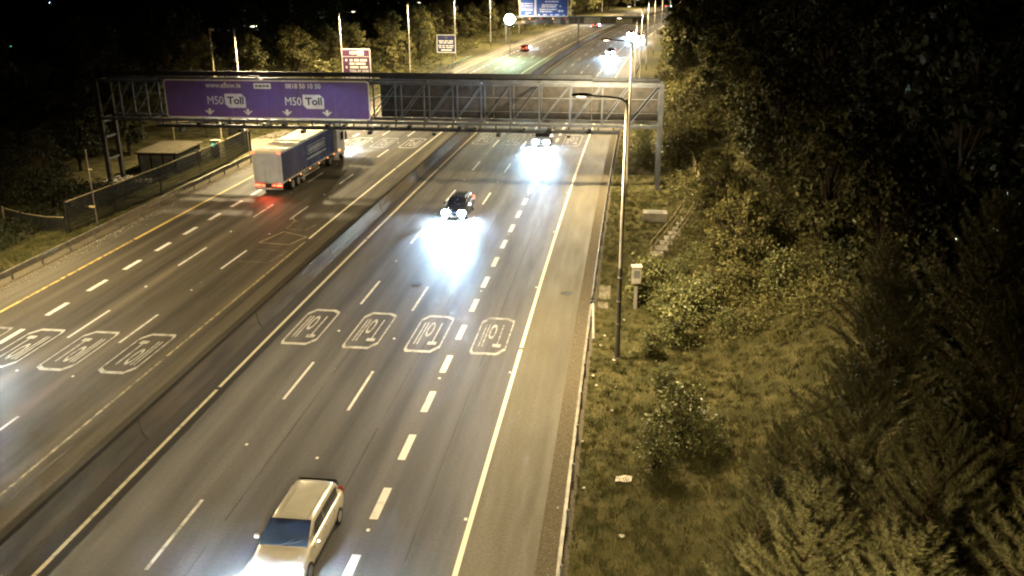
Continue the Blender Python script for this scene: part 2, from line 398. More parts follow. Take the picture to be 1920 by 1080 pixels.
# reflective studs
stud = MB().box(-.05, .05, -.06, .06, 0, .025).mesh('road_stud')
for (u, st, par) in ((U_A, 30.1, road_r), (U_B, 29.4, road_r), (V_D, 47.3, road_l), (V_E, 47.6, road_l)):
    for k in range(-1, 10): link('road_stud', stud, par, 'sign_white', P(u, st+12*k, .002))
for k in range(-1, 9):
    link('road_stud', stud, road_r, 'sign_white', P(U_C, 37.0+12*k, .002)); link('road_stud', stud, road_r, 'sign_white', P(U_R-.18, 38.0+12*k, .002))
mh = MB().tube([(0, 0, .003), (0, 0, .012)], .33, 18).mesh('manhole_cover')
link('manhole_cover', mh, road_r, 'plastic_black', P(-12.1, 49.9, 0)); link('manhole_cover', mh, road_r, 'gravel', P(-3.0, 49.2, 0))

# ------------------------------------------------------------------ median barrier in cast segments
mb_thing = thing('median_barrier', 'long low concrete barrier running between the two carriageways', 'barrier')
prof = [(-18.55, 0), (-18.56, .10), (-18.74, .34), (-18.83, .90), (-19.07, .90), (-19.16, .34), (-19.34, .10), (-19.35, 0)]
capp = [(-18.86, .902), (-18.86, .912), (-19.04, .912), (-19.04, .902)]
s = -90.0
while s < 290:
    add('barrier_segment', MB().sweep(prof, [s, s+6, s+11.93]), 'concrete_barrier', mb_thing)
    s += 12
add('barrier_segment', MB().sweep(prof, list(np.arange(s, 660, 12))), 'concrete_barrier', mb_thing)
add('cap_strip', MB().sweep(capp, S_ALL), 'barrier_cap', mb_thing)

# ------------------------------------------------------------------ roadside steel safety barriers
def wbeam(side, u, z0=.42, z1=.74):
    h = z1-z0; k = side   # corrugation bulges toward the road
    pts = [(0, 0), (.05, .06), (.05, .25), (0, .38), (0, .62), (.05, .75), (.05, .94), (0, 1)]
    a = [(u+k*p[0], z0+h*p[1]) for p in pts]; b = [(u-k*.012+k*p[0], z0+h*p[1]) for p in reversed(pts)]
    return a+b
def safety_barrier(label, u, side, s0, s1, beam, post_m, offset=0):
    t = thing('safety_barrier', label, 'barrier')
    s = s0
    while s < s1-1:
        e = min(s+12, s1); add('rail', MB().sweep(beam, list(np.linspace(s, e, 4))), 'rail_steel', t); s = e
    pm = MB().box(-.05, .05, -.035, .035, -.1, .66).mesh('post')
    s = s0+1
    while s < s1:
        link('post', pm, t, post_m, P(u-side*.09, s, 0), (0, 0, tang(s))); s += 3.0
    return t
boxb = lambda u: [(u-.06, .40), (u+.06, .40), (u+.06, .54), (u-.06, .54)]
safety_barrier('thin pale box-section steel barrier along the hard shoulder, nearest stretch', -1.42, -1, -20, 46.2, boxb(-1.42), 'galvanised_dull')
safety_barrier('steel barrier along the hard shoulder running under the gantry', -1.40, -1, 46.6, 190, wbeam(-1, -1.40), 'galvanised_dull')
te = thing('barrier_terminal', 'short splayed barrier end beside the first lamp column', 'barrier')
add('rail', MB().bar(P(-1.33, 46.4, .52), P(-1.12, 42.3, .06), .10, .10), 'galvanised', te)
add('clamp', MB().box(*(lambda c: (c[0]-.12, c[0]+.12, c[1]-.1, c[1]+.1, .38, .60))(P(-1.38, 46.4))), 'plastic_black', te)
safety_barrier('long steel guardrail below the dark fence on the far verge', -36.9, 1, 20, 190, wbeam(1, -36.85, .38, .78), 'galvanised_dull')
# loose stones along the left guardrail and the right kerb
n = 2600; C = []
uu = rng.normal(-36.15, .35, n); sst = rng.uniform(36, 110, n)
st_v = []
for a, b_ in zip(uu, sst): C.append(P(a, b_, .015))
C = np.array(C)
def stones(C, lo, hi):
    n = len(C); r = rng.uniform(lo, hi, n)[:, None, None]
    base = np.array([(1, 0, 0), (0, 1, 0), (-1, 0, 0), (0, -1, 0), (0, 0, .8)])
    tri = np.array([(0, 1, 4), (1, 2, 4), (2, 3, 4), (3, 0, 4)])
    v = base[None]*r*rng.uniform(.6, 1.4, (n, 5, 3))+C[:, None]
    return v[:, tri].reshape(-1, 3)
link('gravel', mesh_np('gravel', stones(C, .012, .05), 3), None, 'stone', kind='stuff', label='loose pale stones and grit along the foot of the far guardrail')
n = 1800; C = np.array([P(a, b_, -.005) for a, b_ in zip(rng.uniform(-2.15, -1.2, n), rng.uniform(18, 110, n))])
link('gravel', mesh_np('gravel', stones(C, .008, .03), 3), None, 'stone', kind='stuff', label='grit along the edge of the near hard shoulder')

# ------------------------------------------------------------------ street lamps
def lamp_mesh():
    t = MB().tube([(0, 0, -.1), (0, 0, .02)], .20, 12); pl = t
    pole = MB().tube([(0, 0, 0), (0, 0, 1.6), (0, 0, 1.62), (0, 0, 6), (0, 0, 12.2), (0, 0, 12.45)], [.118, .112, .095, .085, .068, .055], 12)
    arm = MB().tube([(0, 0, 12.3), (.25, 0, 12.48), (.8, 0, 12.55), (1.7, 0, 12.60)], [.055, .05, .042, .04], 8)
    head = MB(); pr = [(1.55, .07, 12.62), (1.7, .15, 12.68), (2.05, .17, 12.70), (2.35, .12, 12.67), (2.45, .05, 12.63)]
    for (a, b) in zip(pr[:-1], pr[1:]):
        for sgn in (1, -1):
            head.quad((a[0], 0, a[2]+.02), (a[0], sgn*a[1], a[2]-.03), (b[0], sgn*b[1], b[2]-.03), (b[0], 0, b[2]+.02))
            head.quad((a[0], sgn*a[1], a[2]-.03), (a[0], sgn*a[1], 12.57), (b[0], sgn*b[1], 12.57), (b[0], sgn*b[1], b[2]-.03))
        head.quad((a[0], -a[1], 12.57), (b[0], -b[1], 12.57), (b[0], b[1], 12.57), (a[0], a[1], 12.57))
    lens = MB()
    for k in range(3):
        r0, r1 = (1, .85, .5)[k], (.85, .5, .05)[k]; z0, z1 = (12.57, 12.545, 12.525)[k], (12.545, 12.525, 12.515)[k]
        for j in range(14):
            a, b = 2*math.pi*j/14, 2*math.pi*(j+1)/14
            q = lambda r, z, t: (2.03+.26*r*math.cos(t), .14*r*math.sin(t), z)
            lens.quad(q(r0, z0, a), q(r0, z0, b), q(r1, z1, b), q(r1, z1, a))
    return [('base_plate', pl, 'galvanised_dull'), ('column', pole, 'column_paint'), ('arm', arm, 'gantry_dark'), ('lantern', head, 'gantry_dark'), ('lens', lens, 'lantern_glow')]
LM = [(n_, b.mesh(n_, n_ in ('column', 'arm')), m) for n_, b, m in lamp_mesh()]
LCOL = (1.0, .795, .45)
def street_lamp(u, s, facing, label, power=1.0, lit=True):
    x, y, _ = P(u, s); z = float(ground_z(u, s))
    t = thing('street_lamp', label, 'street lamp', (x, y, 0), (0, 0, tang(s)+(math.pi if facing < 0 else 0)), 'lamp columns along the motorway')
    for n_, me_, m in LM: link(n_, me_, t, m)
    L = bpy.data.lights.new('lantern_light', 'SPOT'); L.energy = LAMP_W*power; L.color = LCOL; L.spot_size = R(171); L.spot_blend = .58; L.shadow_soft_size = .45
    lo = bpy.data.objects.new('lantern_light', L); COL.objects.link(lo); lo.parent = t; lo.location = (2.03, 0, 12.40); lo.rotation_euler = (0, R(-6 if facing < 0 else (-20 if s < 100 else -2)), 0)
    return t
NTH = ['first', 'second', 'third', 'fourth', 'fifth', 'sixth', 'seventh', 'eighth', 'ninth', 'tenth', 'eleventh', 'twelfth', 'thirteenth', 'fourteenth', 'fifteenth', 'sixteenth', 'seventeenth', 'eighteenth', 'nineteenth', 'twentieth', 'twenty-first', 'twenty-second', 'twenty-third', 'twenty-fourth', 'twenty-fifth']
ords = ['first', 'second', 'third', 'fourth', 'fifth', 'sixth', 'seventh', 'eighth', 'ninth', 'tenth']
near = street_lamp(.12, 40.32, -1, 'tall lamp column standing alone in the grass in front of the gantry', 1.0)
street_lamp(.12, 4.6, -1, 'lamp column behind the viewpoint on the near verge', 1.35)
for k, s in enumerate((73.3, 106.3, 139.3, 172.3, 205.3, 238.3, 271.3, 310, 350)):
    street_lamp(.12, s, -1, f'{ords[k+1]} lamp column along the near verge, counted from the lone one' if k else 'second lamp column on the near verge, just in front of the gantry', 1.25)
for s, lb, pw in ((7, 'lamp column on the far verge behind the viewpoint', .3), (47.5, 'lamp column on the far verge just outside the view', .95),
                  (89.3, 'pale lamp column rising behind the purple gantry sign', 1.9), (121.4, 'lamp column in front of the small purple toll notice', 1.7), (155.3, 'lamp column between the purple notice and the blue notice', 1.7),
                  (188.5, 'lamp column right beside the small blue notice', 1.7), (222, 'lamp column next to the bright floodlight on the far verge', 1.7), (255, 'far lamp column past the floodlight', 1.3), (290, 'lamp column behind the big blue gantry sign', 1.3), (330, 'distant lamp column on the bend', 1.4)):
    street_lamp(-39.8, s, 1, lb, pw)
street_lamp(-39, 380, 1, 'most distant lamp column on the outer side of the bend', 2.0); street_lamp(1, 400, -1, 'most distant lamp column on the inner side of the bend', 2.0); street_lamp(-39, 440, 1, 'farthest lamp column where the road leaves the view', 2.0)
# bands and dark lower shaft on the lone column
for z in (1.75, 2.9, 4.1): add('band', MB().tube([(0, 0, z), (0, 0, z+.06)], .124, 12), 'galvanised', near)
add('service_sleeve', MB().tube([(0, 0, .02), (0, 0, 1.6), (0, 0, 4.6)], [.122, .116, .100], 12), 'column_dark', near)

# ------------------------------------------------------------------ first gantry (toll signs)
GX0, GX1, GY0, GY1, GZ0, GZ1 = -46.6, 3.45, 76.0, 78.2, 5.35, 8.72
g = thing('sign_gantry', 'grey steel lattice gantry spanning both carriageways in the middle distance', 'gantry')
for (y, z) in ((GY0, GZ0), (GY0, GZ1), (GY1, GZ0), (GY1, GZ1)): add('chord', MB().box(GX0, GX1, y-.11, y+.11, z-.12, z+.12), 'gantry_steel', g)
vx = [-19.21, -16.69, -14.19, -11.75, -9.24, -6.79, -4.19, -1.51, .74, 3.25]
x = -19.21-2.5
while x > GX0+.5: vx.insert(0, x); x -= 2.5
vx.insert(0, GX0+.14)
for y, rad in ((GY0, .065), (GY1, .06)):
    for k, x in enumerate(vx):
        add('vertical_strut', MB().box(x-rad, x+rad, y-rad, y+rad, GZ0+.12, GZ1-.12), 'gantry_steel', g)
        if k: add('diagonal_brace', MB().bar((vx[k-1]+.06, y+.01, GZ0+.14), (x-.06, y+.01, GZ1-.14), .085, .085), 'gantry_steel', g)
for x in vx[::2]:
    add('cross_strut', MB().box(x-.05, x+.05, GY0+.11, GY1-.11, GZ1-.06, GZ1+.04), 'gantry_steel', g); add('cross_strut', MB().box(x-.05, x+.05, GY0+.11, GY1-.11, GZ0-.05, GZ0+.05), 'gantry_steel', g)
for x in (GX0+.2, GX1-.05):
    for y in (GY0, GY1):
        o = add('leg', MB().box(x-.17, x+.17, y-.17, y+.17, -1.0, GZ1+.14), 'gantry_steel' if x > 0 else 'sign_back', g)  # left legs: same steel, the dim light there put into a darker colour
    for z in (1.6, 3.6, 5.0):
        add('leg_brace', MB().box(x-.09, x+.09, GY0+.17, GY1-.17, z-.09, z+.09), 'gantry_steel', g)
add('foundation', MB().box(GX0-.6, GX0+1.0, GY0-.5, GY1+.5, -1.2, -.45), 'concrete', g, bevel=.03)
# backs of the signs that face the oncoming traffic
for (x0, x1, z1) in ((-21.1, -11.0, 9.15), (-10.97, -2.45, 9.15), (-2.42, 3.2, 8.9)):
    add('sign_back', MB().box(x0, x1, GY1+.16, GY1+.22, 5.5, z1), 'sign_back', g)
    for z in (6.1, 7.3, 8.5): add('stiffening_rail', MB().box(x0+.05, x1-.05, GY1+.12, GY1+.16, z-.03, z+.03), 'galvanised_dull', g)
add('top_trunking', MB().box(GX0+.5, -2.45, GY1-.25, GY1+.12, 8.98, 9.36), 'gantry_dark', g)
add('top_trunking', MB().box(-2.4, GX1-.2, GY1-.25, GY1+.12, 8.86, 9.10), 'gantry_dark', g)
# equipment rail hung below with camera housings
add('equipment_rail', MB().box(-41, 0, GY0-.35, GY0+.25, 4.72, 4.98), 'gantry_dark', g)
x = -40.5
while x < 0:
    add('hanger', MB().box(x-.05, x+.05, GY0-.05, GY0+.05, 4.98, GZ0-.12), 'gantry_dark', g); x += 1.25
for k, x in enumerate(np.arange(-38.5, -.5, 1.9)):
    xx = float(x)+random.uniform(-.4, .4); zz = 4.98 if k % 3 else 4.42
    h = add('camera_housing', MB().box(xx-.17, xx+.17, GY0-.75, GY0-.1, zz, zz+.26), 'plastic_black' if k % 2 else 'galvanised_dull', g, bevel=.02)
    add('camera_window', MB().box(xx-.09, xx+.09, GY0-.765, GY0-.745, zz+.06, zz+.2), 'glass_dark', h)
    if k % 4 == 1: add('indicator', MB().box(xx+.2, xx+.3, GY0-.5, GY0-.4, 4.99, 5.08), 'cabinet_white', g)
# purple sign
px = lambda q: -39.8+(q-310)/20.78
pz = lambda q: 8.93-(q-150)/21.6
YS = 75.55
ps = thing('gantry_sign', 'wide purple toll sign with white lettering and down arrows on the gantry', 'sign', (0, 0, 0))
x0, x1, z0, z1 = px(310), px(694), pz(222), pz(150)
def rrect(x0, x1, z0, z1, r, n=5):
    o = []
    for cx, cz, a0 in ((x1-r, z1-r, 0), (x0+r, z1-r, 90), (x0+r, z0+r, 180), (x1-r, z0+r, 270)):
        for k in range(n+1):
            a = R(a0+90*k/n); o.append((cx+r*math.cos(a), cz+r*math.sin(a)))
    return o
def plate(mb, pts, y, th):
    n = len(pts); i = len(mb.v); mb.v += [(a, y, b) for a, b in pts]+[(a, y+th, b) for a, b in pts]
    mb.f.append(tuple(range(i, i+n))); mb.f.append(tuple(range(i+n, i+2*n))[::-1])
    for k in range(n): mb.f.append((i+k, i+(k+1) % n, i+n+(k+1) % n, i+n+k))
    return mb
def ring(mb, o, i_, y):
    b = len(mb.v); n = len(o); mb.v += [(a, y, c) for a, c in o]+[(a, y, c) for a, c in i_]
    for k in range(n): mb.f.append((b+k, b+(k+1) % n, b+n+(k+1) % n, b+n+k))
    return mb
# four joined panels behind one face
xs = np.linspace(x0, x1, 7)
for a, b in zip(xs[:-1], xs[1:]):
    add('panel', MB().box(a+.006, b-.006, YS, YS+.06, z0+.03, z1-.03), 'purple', ps)
add('border', ring(MB(), rrect(x0, x1, z0, z1, .28), rrect(x0+.11, x1-.11, z0+.11, z1-.11, .19), YS-.008), 'sign_white', ps)
def letters(name, body, a, b, c, d, y, m, par, bold=.0):
    co, fs = text_fit(body, a, b, c, d, bold); mb = MB(); mb.v = [(q[0], y, q[1]) for q in co]; mb.f = fs
    return add(name, mb, m, par)
letters('lettering', 'www.eflow.ie', px(390), px(456), pz(165), pz(155), YS-.008, 'sign_white', ps, .012)
letters('lettering', '0818 50 10 50', px(540), px(605), pz(165), pz(156), YS-.008, 'sign_white', ps, .012)
pp = add('payment_plate', plate(MB(), rrect(px(481), px(513), pz(166), pz(156), .05), YS-.02, .012), 'sign_white', ps)
for k, (a, b) in enumerate(((484, 489), (490, 497), (498, 503), (504, 510))): add('blurred_word', MB().box(px(a), px(b)-.02, YS-.026, YS-.022, pz(163.2), pz(159)), 'galvanised_dull', pp)
for dx in (0, 146.5):
    letters('lettering', 'M50', px(391+dx), px(421+dx), pz(196), pz(181), YS-.008, 'sign_white', ps, .0)
    a, b, c, d = px(424+dx), px(463+dx), pz(202), pz(176); k = .33
    tp = add('toll_plate', plate(MB(), [(a+k, c), (b, c), (b, d-k), (b-k, d), (a, d), (a, c+k)], YS-.022, .012), 'sign_white', ps)
    letters('lettering', 'Toll', px(428.5+dx), px(459.5+dx), pz(195.5), pz(181), YS-.026, 'sign_black', tp, .03)
for q in (393, 465.5, 539.5, 614):
    cx = px(q); a, b = pz(216), pz(204); ww = .44; hh = b-a
    add('arrow', plate(MB(), [(cx, a), (cx+ww, a+hh*.72), (cx+ww*.62, a+hh*.72), (cx+ww*.27, a+hh*.50), (cx+ww*.27, b), (cx-ww*.27, b), (cx-ww*.27, a+hh*.50), (cx-ww*.62, a+hh*.72), (cx-ww, a+hh*.72)], YS-.014, .006), 'sign_white', ps)
for xx in (-30.9,):
    add('sign_lantern_arm', MB().bar((xx, YS+.2, 9.05), (xx, 74.25, 9.35), .06, .06), 'rail_yellow', ps)
    add('sign_lantern', MB().box(xx-.45, xx+.45, 74.0, 74.4, 9.33, 9.45), 'gantry_dark', ps, bevel=.03)
    add('sign_lantern_lens', MB().box(xx-.35, xx+.35, 74.1, 74.3, 9.322, 9.329), 'lantern_glow', ps)
    L = bpy.data.lights.new('sign_light', 'SPOT'); L.energy = 2600; L.color = LCOL; L.spot_size = R(66); L.spot_blend = .5; L.shadow_soft_size = .2
    lo = bpy.data.objects.new('sign_light', L); COL.objects.link(lo); lo.parent = ps; lo.location = (xx, 74.2, 9.28); lo.rotation_euler = (R(-32), 0, 0)
for k in range(9):
    xx = x0+1+k*2.05; add('bracket', MB().box(xx-.04, xx+.04, YS+.06, GY0-.11, 5.9, 6.05), 'gantry_dark', ps); add('bracket', MB().box(xx-.04, xx+.04, YS+.06, GY0-.11, 8.3, 8.45), 'gantry_dark', ps)

# ------------------------------------------------------------------ second gantry with the big blue sign
G2 = 229.0
g2 = thing('sign_gantry', 'distant box-beam gantry carrying a big blue direction sign', 'gantry')
for (y, m) in ((G2, 'sign_back'), (G2+2, 'gantry_steel')):
    add('chord', MB().box(-29, 6, y-.1, y+.1, 6.55, 6.8), 'gantry_steel', g2); add('chord', MB().box(-29, 6, y-.1, y+.1, 4.95, 5.2), 'gantry_steel', g2)
for k in range(9): add('beam_panel', MB().box(-29+k*3.9, -29+k*3.9+3.85, G2+.9, G2+.98, 5.1, 6.7), 'concrete_path' if k % 2 else 'roof_felt', g2)
for x in (-28.9, off(G2)-19.6, 5.8): add('leg', MB().box(x-.22, x+.22, G2+.3, G2+1.5, -.2, 6.7), 'galvanised_dull', g2)
for k, x in enumerate((-23.4, -20.6, -17.7, -14.7)):
    bx_ = add('lane_signal', MB().box(x-.65, x+.65, G2-.5, G2-.2, 4.9, 6.45), 'gantry_dark', g2, bevel=.03)
    add('signal_lamp', MB().box(x+.42, x+.62, G2-.53, G2-.5, 6.15, 6.4), 'tail_dim' if k % 2 else 'amber_glow', bx_)
b2 = thing('gantry_sign', 'big blue direction sign in two panels on the distant gantry', 'sign')
bx = lambda q: -25.4+(q-974)/91*11.95
bz = lambda q: 6.78+(31-q)/31*3.87
add('panel', MB().box(bx(974), bx(1003), G2-.42, G2-.36, bz(31), 13.2), 'blue_sign', b2); add('panel', MB().box(bx(1004), bx(1065), G2-.42, G2-.36, bz(31), 13.2), 'blue_sign', b2)
for a, b in ((974, 1003), (1004, 1065)): add('border', ring(MB(), rrect(bx(a), bx(b), bz(31), 13.2, .15), rrect(bx(a)+.13, bx(b)-.13, bz(31)+.13, 13.07, .1), G2-.43), 'sign_white', b2)
rows = [(976.5, 1000, 6, 8), (976.5, 1000, 10, 12), (977, 1000, 14.5, 16), (977, 1000, 18, 20), (985, 996, 23, 25), (986, 990, 26, 29),
        (1022, 1047, 2, 4.5), (1016, 1046, 8, 10.5), (1015, 1043, 11.5, 14), (1012, 1045, 16.5, 19), (1012, 1036, 20.5, 23), (1046, 1056, 19, 22.5), (1049, 1052, 10.5, 13.5),
        (1009, 1012, 26.5, 29.5), (1018, 1026, 26.5, 29), (1032, 1036, 26.5, 29.5), (1041, 1049, 26.5, 29), (1055, 1059, 27, 30)]
for (a, b, c, d) in rows:
    mb = MB(); q = a
    while q < b-.6:
        e = min(b, q+random.uniform(1.6, 5)); mb.box(bx(q), bx(e)-.08, G2-.435, G2-.425, bz(d)+.05, bz(c)-.03); q = e+.35
    add('line_of_writing', mb, 'sign_white', b2)

# ------------------------------------------------------------------ verge notices
def notice(label, cx, s, wd, z0, z1, m, rot=0):
    t = thing('verge_sign', label, 'sign', (cx, s, 0), (0, 0, rot))
    add('panel', MB().box(-wd/2, wd/2, 0, .05, z0, z1), m, t)
    add('border', ring(MB(), rrect(-wd/2, wd/2, z0, z1, .08), rrect(-wd/2+.13, wd/2-.13, z0+.13, z1-.13, .05), -.008), 'sign_white', t)
    for x in (-wd*.3, wd*.3): add('post', MB().tube([(x, .12, -.6), (x, .12, z1-.2)], .07, 8), 'galvanised_dull', t)
    return t
t = notice('small purple notice about paying the toll, behind the gantry sign', -36.0, 121.9, 4.05, 3.6, 7.72, 'purple_pale')
letters('lettering', 'M50', -.85, .05, 6.95, 7.4, -.01, 'sign_white', t, .03)
tp = add('toll_plate', plate(MB(), [(.25, 6.85), (1.1, 6.85), (1.1, 7.35), (1.0, 7.45), (.15, 7.45), (.15, 6.95)], -.02, .012), 'sign_white', t)
letters('lettering', 'Toll', .3, .95, 7.0, 7.32, -.024, 'galvanised_dull', tp, .02)
add('rule', MB().box(-1.85, 1.85, -.012, -.006, 6.66, 6.72), 'sign_white', t)
def words(par, y, segs, z0, z1, m='sign_white'):
    mb = MB()
    for a, b in segs: mb.box(a, b, y-.006, y, z0, z1)
    add('blurred_writing', mb, m, par)
words(t, -.006, [(-1.5, -1.25), (-.9, -.5), (-.3, .4), (.55, 1.5)], 6.05, 6.35)
words(t, -.006, [(-.95, -.25), (-.1, 1.3)], 5.6, 5.88)
words(t, -.006, [(-1.5, -1.3), (-.9, .3), (.5, 1.6)], 5.12, 5.42)
letters('lettering', 'TOLL BY 20:00', -1.0, 1.7, 4.62, 4.95, -.01, 'sign_white', t, .03)
letters('lettering', 'TOMORROW', -.95, 1.05, 4.2, 4.48, -.01, 'sign_white', t, .03)
letters('lettering', 'OR PENALTIES APPLY', -1.7, 1.75, 3.8, 4.08, -.01, 'sign_white', t, .03)
t = notice('small dark blue notice on the far verge beside a lamp column', -33.0, 171.5, 3.65, 2.95, 6.25, 'blue_dark', tang(170)*.5)
add('emblem', MB().tube([(0, -.012, 5.75), (0, -.004, 5.75)], .28, 16), 'galvanised_dull', t)
words(t, -.006, [(-1.45, -.45), (-.3, .35), (.5, 1.35)], 5.0, 5.2); words(t, -.006, [(-1.3, -.7), (-.55, .1), (.25, 1.3)], 4.65, 4.85)
words(t, -.006, [(-1.5, -.9), (-.75, -.3), (-.1, .4), (.55, 1.4)], 4.15, 4.35); words(t, -.006, [(-1.4, -.9), (-.75, -.2), (0, 1.3)], 3.82, 4.0)
words(t, -.006, [(-1.0, 1.05)], 3.3, 3.55)

# floodlight on the far verge
fx, fs_, fz = -24.4, 200.0, 7.6
t = thing('floodlight', 'glaring greenish-white floodlight on a post by the far verge', 'floodlight', (fx, fs_, 0))
add('post', MB().tube([(0, .25, -.4), (0, .25, fz)], .09, 8), 'galvanised_dull', t)
add('housing', MB().tube([(0, -.1, fz), (0, .15, fz), (0, .3, fz)], [1.08, 1.0, .6], 20), 'galvanised_dull', t)
add('lens', MB().tube([(0, -.2, fz), (0, -.1, fz)], [.95, 1.0], 20), 'flood_glow', t)
L = bpy.data.lights.new('flood_light', 'SPOT'); L.energy = 700; L.color = (.8, 1, .86); L.spot_size = R(150); L.spot_blend = .6; L.shadow_soft_size = .5
lo = bpy.data.objects.new('flood_light', L); COL.objects.link(lo); lo.parent = t; lo.location = (0, -.3, fz); lo.rotation_euler = (R(60), 0, 0)

# ------------------------------------------------------------------ vehicles
def wheel_mesh(r, wd):
    ty = MB().tube([(-wd/2, 0, 0), (-wd/2+.03, 0, 0), (wd/2-.03, 0, 0), (wd/2, 0, 0)], [r*.93, r, r, r*.93], 20).mesh('tyre', True)
    ri = MB().tube([(-wd/2-.004, 0, 0), (wd/2+.004, 0, 0)], r*.62, 14).mesh('rim')
    return ty, ri
TY, RI = wheel_mesh(.32, .21); TTY, TRI = wheel_mesh(.5, .3)
def headlamp(parent, loc, power, tilt=-11.0, size=54):
    if power <= 0: return
    L = bpy.data.lights.new('headlight_beam', 'SPOT'); L.energy = HEAD_W*power; L.color = (.46, .72, 1.0); L.spot_size = R(size); L.spot_blend = .8; L.shadow_soft_size = .07
    lo = bpy.data.objects.new('headlight_beam', L); COL.objects.link(lo); lo.parent = parent; lo.location = loc
    lo.scale = (1, .55, 1); lo.rotation_euler = (R(90+tilt), 0, R(180))      # local -Z of the lamp towards the car's front (-y)
def loft(sections):
    mb = MB(); n = len(sections[0])
    for sct in sections: mb.v += sct
    for k in range(len(sections)-1):
        for j in range(n):
            a, b = k*n+j, k*n+(j+1) % n; mb.f.append((a, b, b+n, a+n))
    mb.f.append(tuple(range(n))[::-1]); e = (len(sections)-1)*n; mb.f.append(tuple(e+j for j in range(n)))
    return mb
def car(label, u, s, away, paint, L=4.4, W=1.80, H=1.47, estate=True, power=1.0, tail='tail_glow', group='cars on the motorway', simple=False):
    t = thing('car', label, 'car', P(u, s), (0, 0, tang(s)+(math.pi if away else 0)), group)
    hw = W/2; f = -L/2
    # lower body: (y, half width, bottom, shoulder z, top z)
    st = [(f, .66, .34, .56, .62), (f+.06, .80, .24, .64, .72), (f+.45, .87, .20, .74, .84), (f+1.15, .90, .19, .86, .95), (f+1.5, .90, .19, .90, .99), (0, .90, .19, .92, 1.0), (L/2-1.0, .90, .20, .94, 1.0), (L/2-.35, .88, .24, .93, .98), (L/2-.06, .82, .30, .90, .95), (L/2, .74, .38, .82, .88)]
    secs = []
    for y, q, zb, zs, zt in st:
        k = q*hw/.9
        secs.append([(-k*.9, y, zb), (k*.9, y, zb), (k, y, zb+.14), (k, y, zs-.12), (k*.96, y, zs), (k*.82, y, zt), (0, y, zt+.02), (-k*.82, y, zt), (-k*.96, y, zs), (-k, y, zs-.12), (-k, y, zb+.14)])
    add('body', loft(secs), paint, t, True, sub=2)
    # cabin shell
    yr = L/2-.12 if estate else L/2-.75
    c = [(f+1.15, .78, .93, .93), (f+1.95, .70, 0, H-.05), (f+2.25, .685, 0, H), (.6, .69, 0, H), (yr-.45, .67, 0, H-.04), (yr-.2, .66, 0, H-.10), (yr, .74, .93, .96)]
    secs = []
    for y, q, zb, zt in c:
        k = q*hw/.9; kb = .80*hw/.9
        secs.append([(-kb, y if zt < 1 else min(max(y, f+1.3), yr-.05), .93), (kb, y if zt < 1 else min(max(y, f+1.3), yr-.05), .93), (k+.02, y, max(zt-.12, .935)), (k-.06, y, max(zt-.02, .94)), (0, y, max(zt, .945)), (-k+.06, y, max(zt-.02, .94)), (-k-.02, y, max(zt-.12, .935))])
    add('cabin', loft(secs), paint, t, True, sub=1)
    kw = .66*hw/.9; kb = .76*hw/.9
    add('windscreen', MB().quad((-kb, f+1.16, .97), (kb, f+1.16, .97), (kw, f+1.93, H-.085), (-kw, f+1.93, H-.085)), 'glass_dark', t, loc=(0, -.025, .02))
    add('rear_window', MB().quad((-kw, yr-.17, H-.15), (kw, yr-.17, H-.15), (kw, yr+.0, 1.05), (-kw, yr+.0, 1.05)), 'glass_dark', t, loc=(0, .05, 0))
    for sg in (-1, 1):
        for a, b in ((f+1.75, .25), (.35, yr-.5)):
            add('side_window', MB().quad((sg*kb*1.03, a-.2 if a < 0 else a, .985), (sg*kb*1.03, b, .985), (sg*(kw+.055), b, H-.17), (sg*(kw+.055), a+.25 if a < 0 else a, H-.17)), 'glass_dark', t, loc=(sg*.022, 0, 0))
        add('mirror', MB().box(sg*(hw+.0), sg*(hw+.17), f+1.45, f+1.55, .95, 1.08), paint, t, bevel=.02)
        for y in (f+.85, L/2-.85):
            wobj = link('wheel', TY, t, 'tyre', (sg*(hw-.10), y, .32)); link('rim', RI, wobj, 'rim')
        hl = add('headlight', MB().box(sg*.40, sg*.84, f-.06, f+.18, .52, .78), 'head_glow', t, bevel=.04)
        headlamp(t, (sg*.64, f-.12, .64), power)
        add('tail_light', MB().box(sg*.60, sg*.84, L/2-.14, L/2+.025, .72, .96), tail, t, bevel=.02)
    for sg in (-1, 1): add('added_glare_lamp', MB().box(sg*.52, sg*.74, f-.035, f+.1, .30, .40), 'head_glow', t, bevel=.02)  # added glowing boxes that widen the headlight glare
    add('grille', MB().box(-.45, .45, f-.012, f+.1, .36, .54), 'plastic_black', t, bevel=.02)
    add('number_plate', MB().box(-.26, .26, L/2-.02, L/2+.03, .55, .66), 'plate_white', t); add('number_plate', MB().box(-.26, .26, f-.03, f+.0, .30, .41), 'plate_white', t)
    for sg in (-1, 1):
        for y in (f+1.42, .12, L/2-1.3): add('door_seam', MB().box(sg*(hw-.03), sg*(hw-.006), y-.006, y+.006, .32, .88), 'plastic_black', t)
        for y in (-.12, L/2-1.5): add('door_handle', MB().box(sg*(hw-.03), sg*(hw+.012), y-.09, y+.09, .80, .83), 'galvanised', t)
        add('sill_trim', MB().box(sg*(hw-.08), sg*(hw-.008), f+1.3, L/2-1.3, .19, .29), 'plastic_black', t)
        add('wiper', MB().bar((sg*.12, f+1.11, 1.005), (sg*.12+.45, f+1.32, 1.12), .012, .012), 'plastic_black', t)
    if estate and not simple:
        for sg in (-1, 1): add('roof_rail', MB().tube([(sg*.58, -.35, H-.02), (sg*.58, -.2, H+.03), (sg*.58, 1.3, H+.02), (sg*.58, 1.45, H-.04)], .018, 6), 'galvanised', t)
    return t
car('silver estate car at the bottom edge with its headlights on', -9.98, 23.75, False, 'silver', L=4.7, W=1.84, H=1.52, power=1.4, tail='tail_off')
